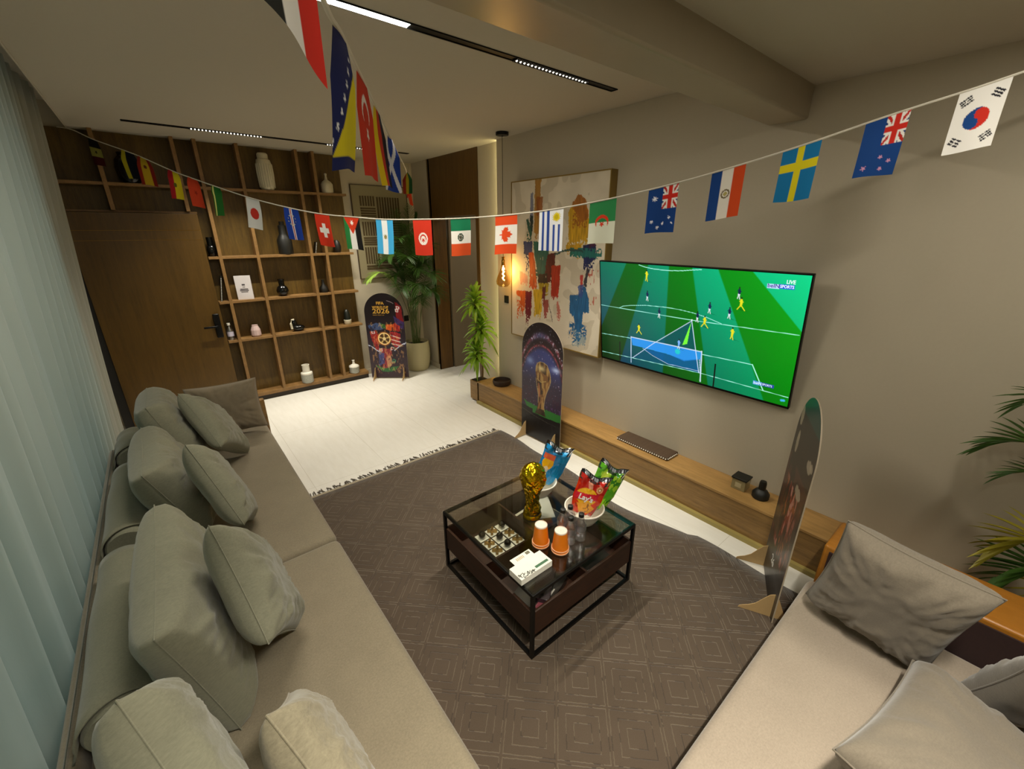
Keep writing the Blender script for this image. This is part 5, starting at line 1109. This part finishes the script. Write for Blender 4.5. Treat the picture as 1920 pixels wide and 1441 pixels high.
tips = [((2.05, 5.45, 1.33), 1.75, M_lime), ((2.30, 5.30, 1.62), 1.95, M_palm), ((2.45, 5.25, 1.85), 1.95, M_palm), ((2.55, 5.50, 2.18), 1.7, M_palm), ((2.72, 5.42, 2.25), 1.6, M_palm), ((2.82, 5.45, 2.15), 1.65, M_palm), ((2.85, 5.15, 1.75), 1.9, M_palm),
        ((2.80, 4.95, 1.35), 1.7, M_palm), ((2.62, 5.05, 1.45), 1.7, M_palm), ((2.42, 5.22, 1.20), 1.5, M_palm), ((2.88, 5.05, 1.10), 1.45, M_palm), ((2.35, 5.60, 1.55), 1.7, M_palm), ((2.70, 5.20, 1.90), 1.8, M_palm), ((2.50, 5.62, 1.80), 1.7, M_palm), ((2.84, 5.60, 1.85), 1.6, M_palm), ((2.60, 5.10, 1.05), 1.35, M_palm), ((2.74, 5.0, 1.2), 1.5, M_palm)]
tips += [((2.60, 5.30, 2.0), 1.8, M_palm), ((2.78, 5.25, 2.02), 1.75, M_palm), ((2.50, 5.15, 1.62), 1.8, M_palm), ((2.70, 5.08, 1.62), 1.85, M_palm), ((2.40, 5.40, 1.38), 1.6, M_palm), ((2.86, 5.30, 1.5), 1.7, M_palm), ((2.56, 5.0, 1.22), 1.55, M_palm)]
for i, (tp, hz, mt) in enumerate(tips):
    a = rp.uniform(0, 6.28); b0 = B+Vector((math.cos(a)*.05, math.sin(a)*.05, 0)); mid = b0.lerp(Vector(tp), .35); mid.z = hz
    frond(pm, b0, mid, tp, 32, .29 if mt is M_palm else .20, mt, .0105, rp, .30, .38)
dr = thing('cane_plant', 'dracaena cane plant with three leaf heads at the ledge end', 'plant', (2.73, 3.94, .262))
for cx_, cy2, top, heads in ((2.70, 3.95, 1.20, (1.20, .60)), (2.765, 3.93, 1.0, (.90,))):
    c_ = MB().tube([(cx_+.006*math.sin(k*1.3), cy2+.005*math.cos(k), .265+(top-.265)*k/9) for k in range(10)], .011, 8, .009).build('cane', plain('cane bark', '6a5534', .8, sc=80, var=.3), dr, smooth=True)
    for hz in heads:
        m = MB()
        for k in range(46):
            az = k*2.399; el = math.radians(80-k*2.1); d = Vector((math.cos(az)*math.cos(el), math.sin(az)*math.cos(el), math.sin(el)))
            p = Vector((cx_, cy2, hz+.06-k*.0035)); ln = rp.uniform(.17, .25)
            if d.x > 0 and cx_+ln*d.x > 2.94: d.x *= .5
            blade(m, p, d, Vector((0, 0, 1)), ln, .052, .26+k*.011, 7)
        m.build('leaf_head', M_drac, dr, smooth=True)
sp = thing('potted_palm', 'palm at the right edge behind the honey wood arm, leaf tips showing', 'potted plant', (2.63, -.50, 0))
MB().lathe((2.63, -.50, .031), [(.11, 0), (.14, .08), (.15, .25), (.145, .28), (.13, .27), (.001, .25)], 40, cap=False).build('pot', plain('cream stone pot', 'b5aa84', .55), sp, smooth=True)
for tp, hz, mt, nl, ll, wd in (((2.68, -.06, 1.04), 1.35, M_palm, 12, .22, .022), ((2.70, -.10, 1.24), 1.6, M_palm, 12, .20, .016), ((2.60, -.20, .60), .95, M_ylw, 12, .22, .024), ((2.55, -.24, .50), .8, M_palm, 12, .22, .026), ((2.70, -.14, .92), 1.2, M_palm, 12, .16, .012),
        ((2.66, -.85, 1.3), 1.6, M_palm, 14, .22, .02), ((2.75, -.45, 1.6), 1.7, M_palm, 14, .22, .02), ((2.55, -.40, .42), .75, M_ylw, 9, .18, .024)):
    b0 = Vector((2.63, -.50, .30)); mid = b0.lerp(Vector(tp), .4); mid.z = hz; frond(sp, b0, mid, tp, nl, ll, mt, wd, rp, .15, .45)
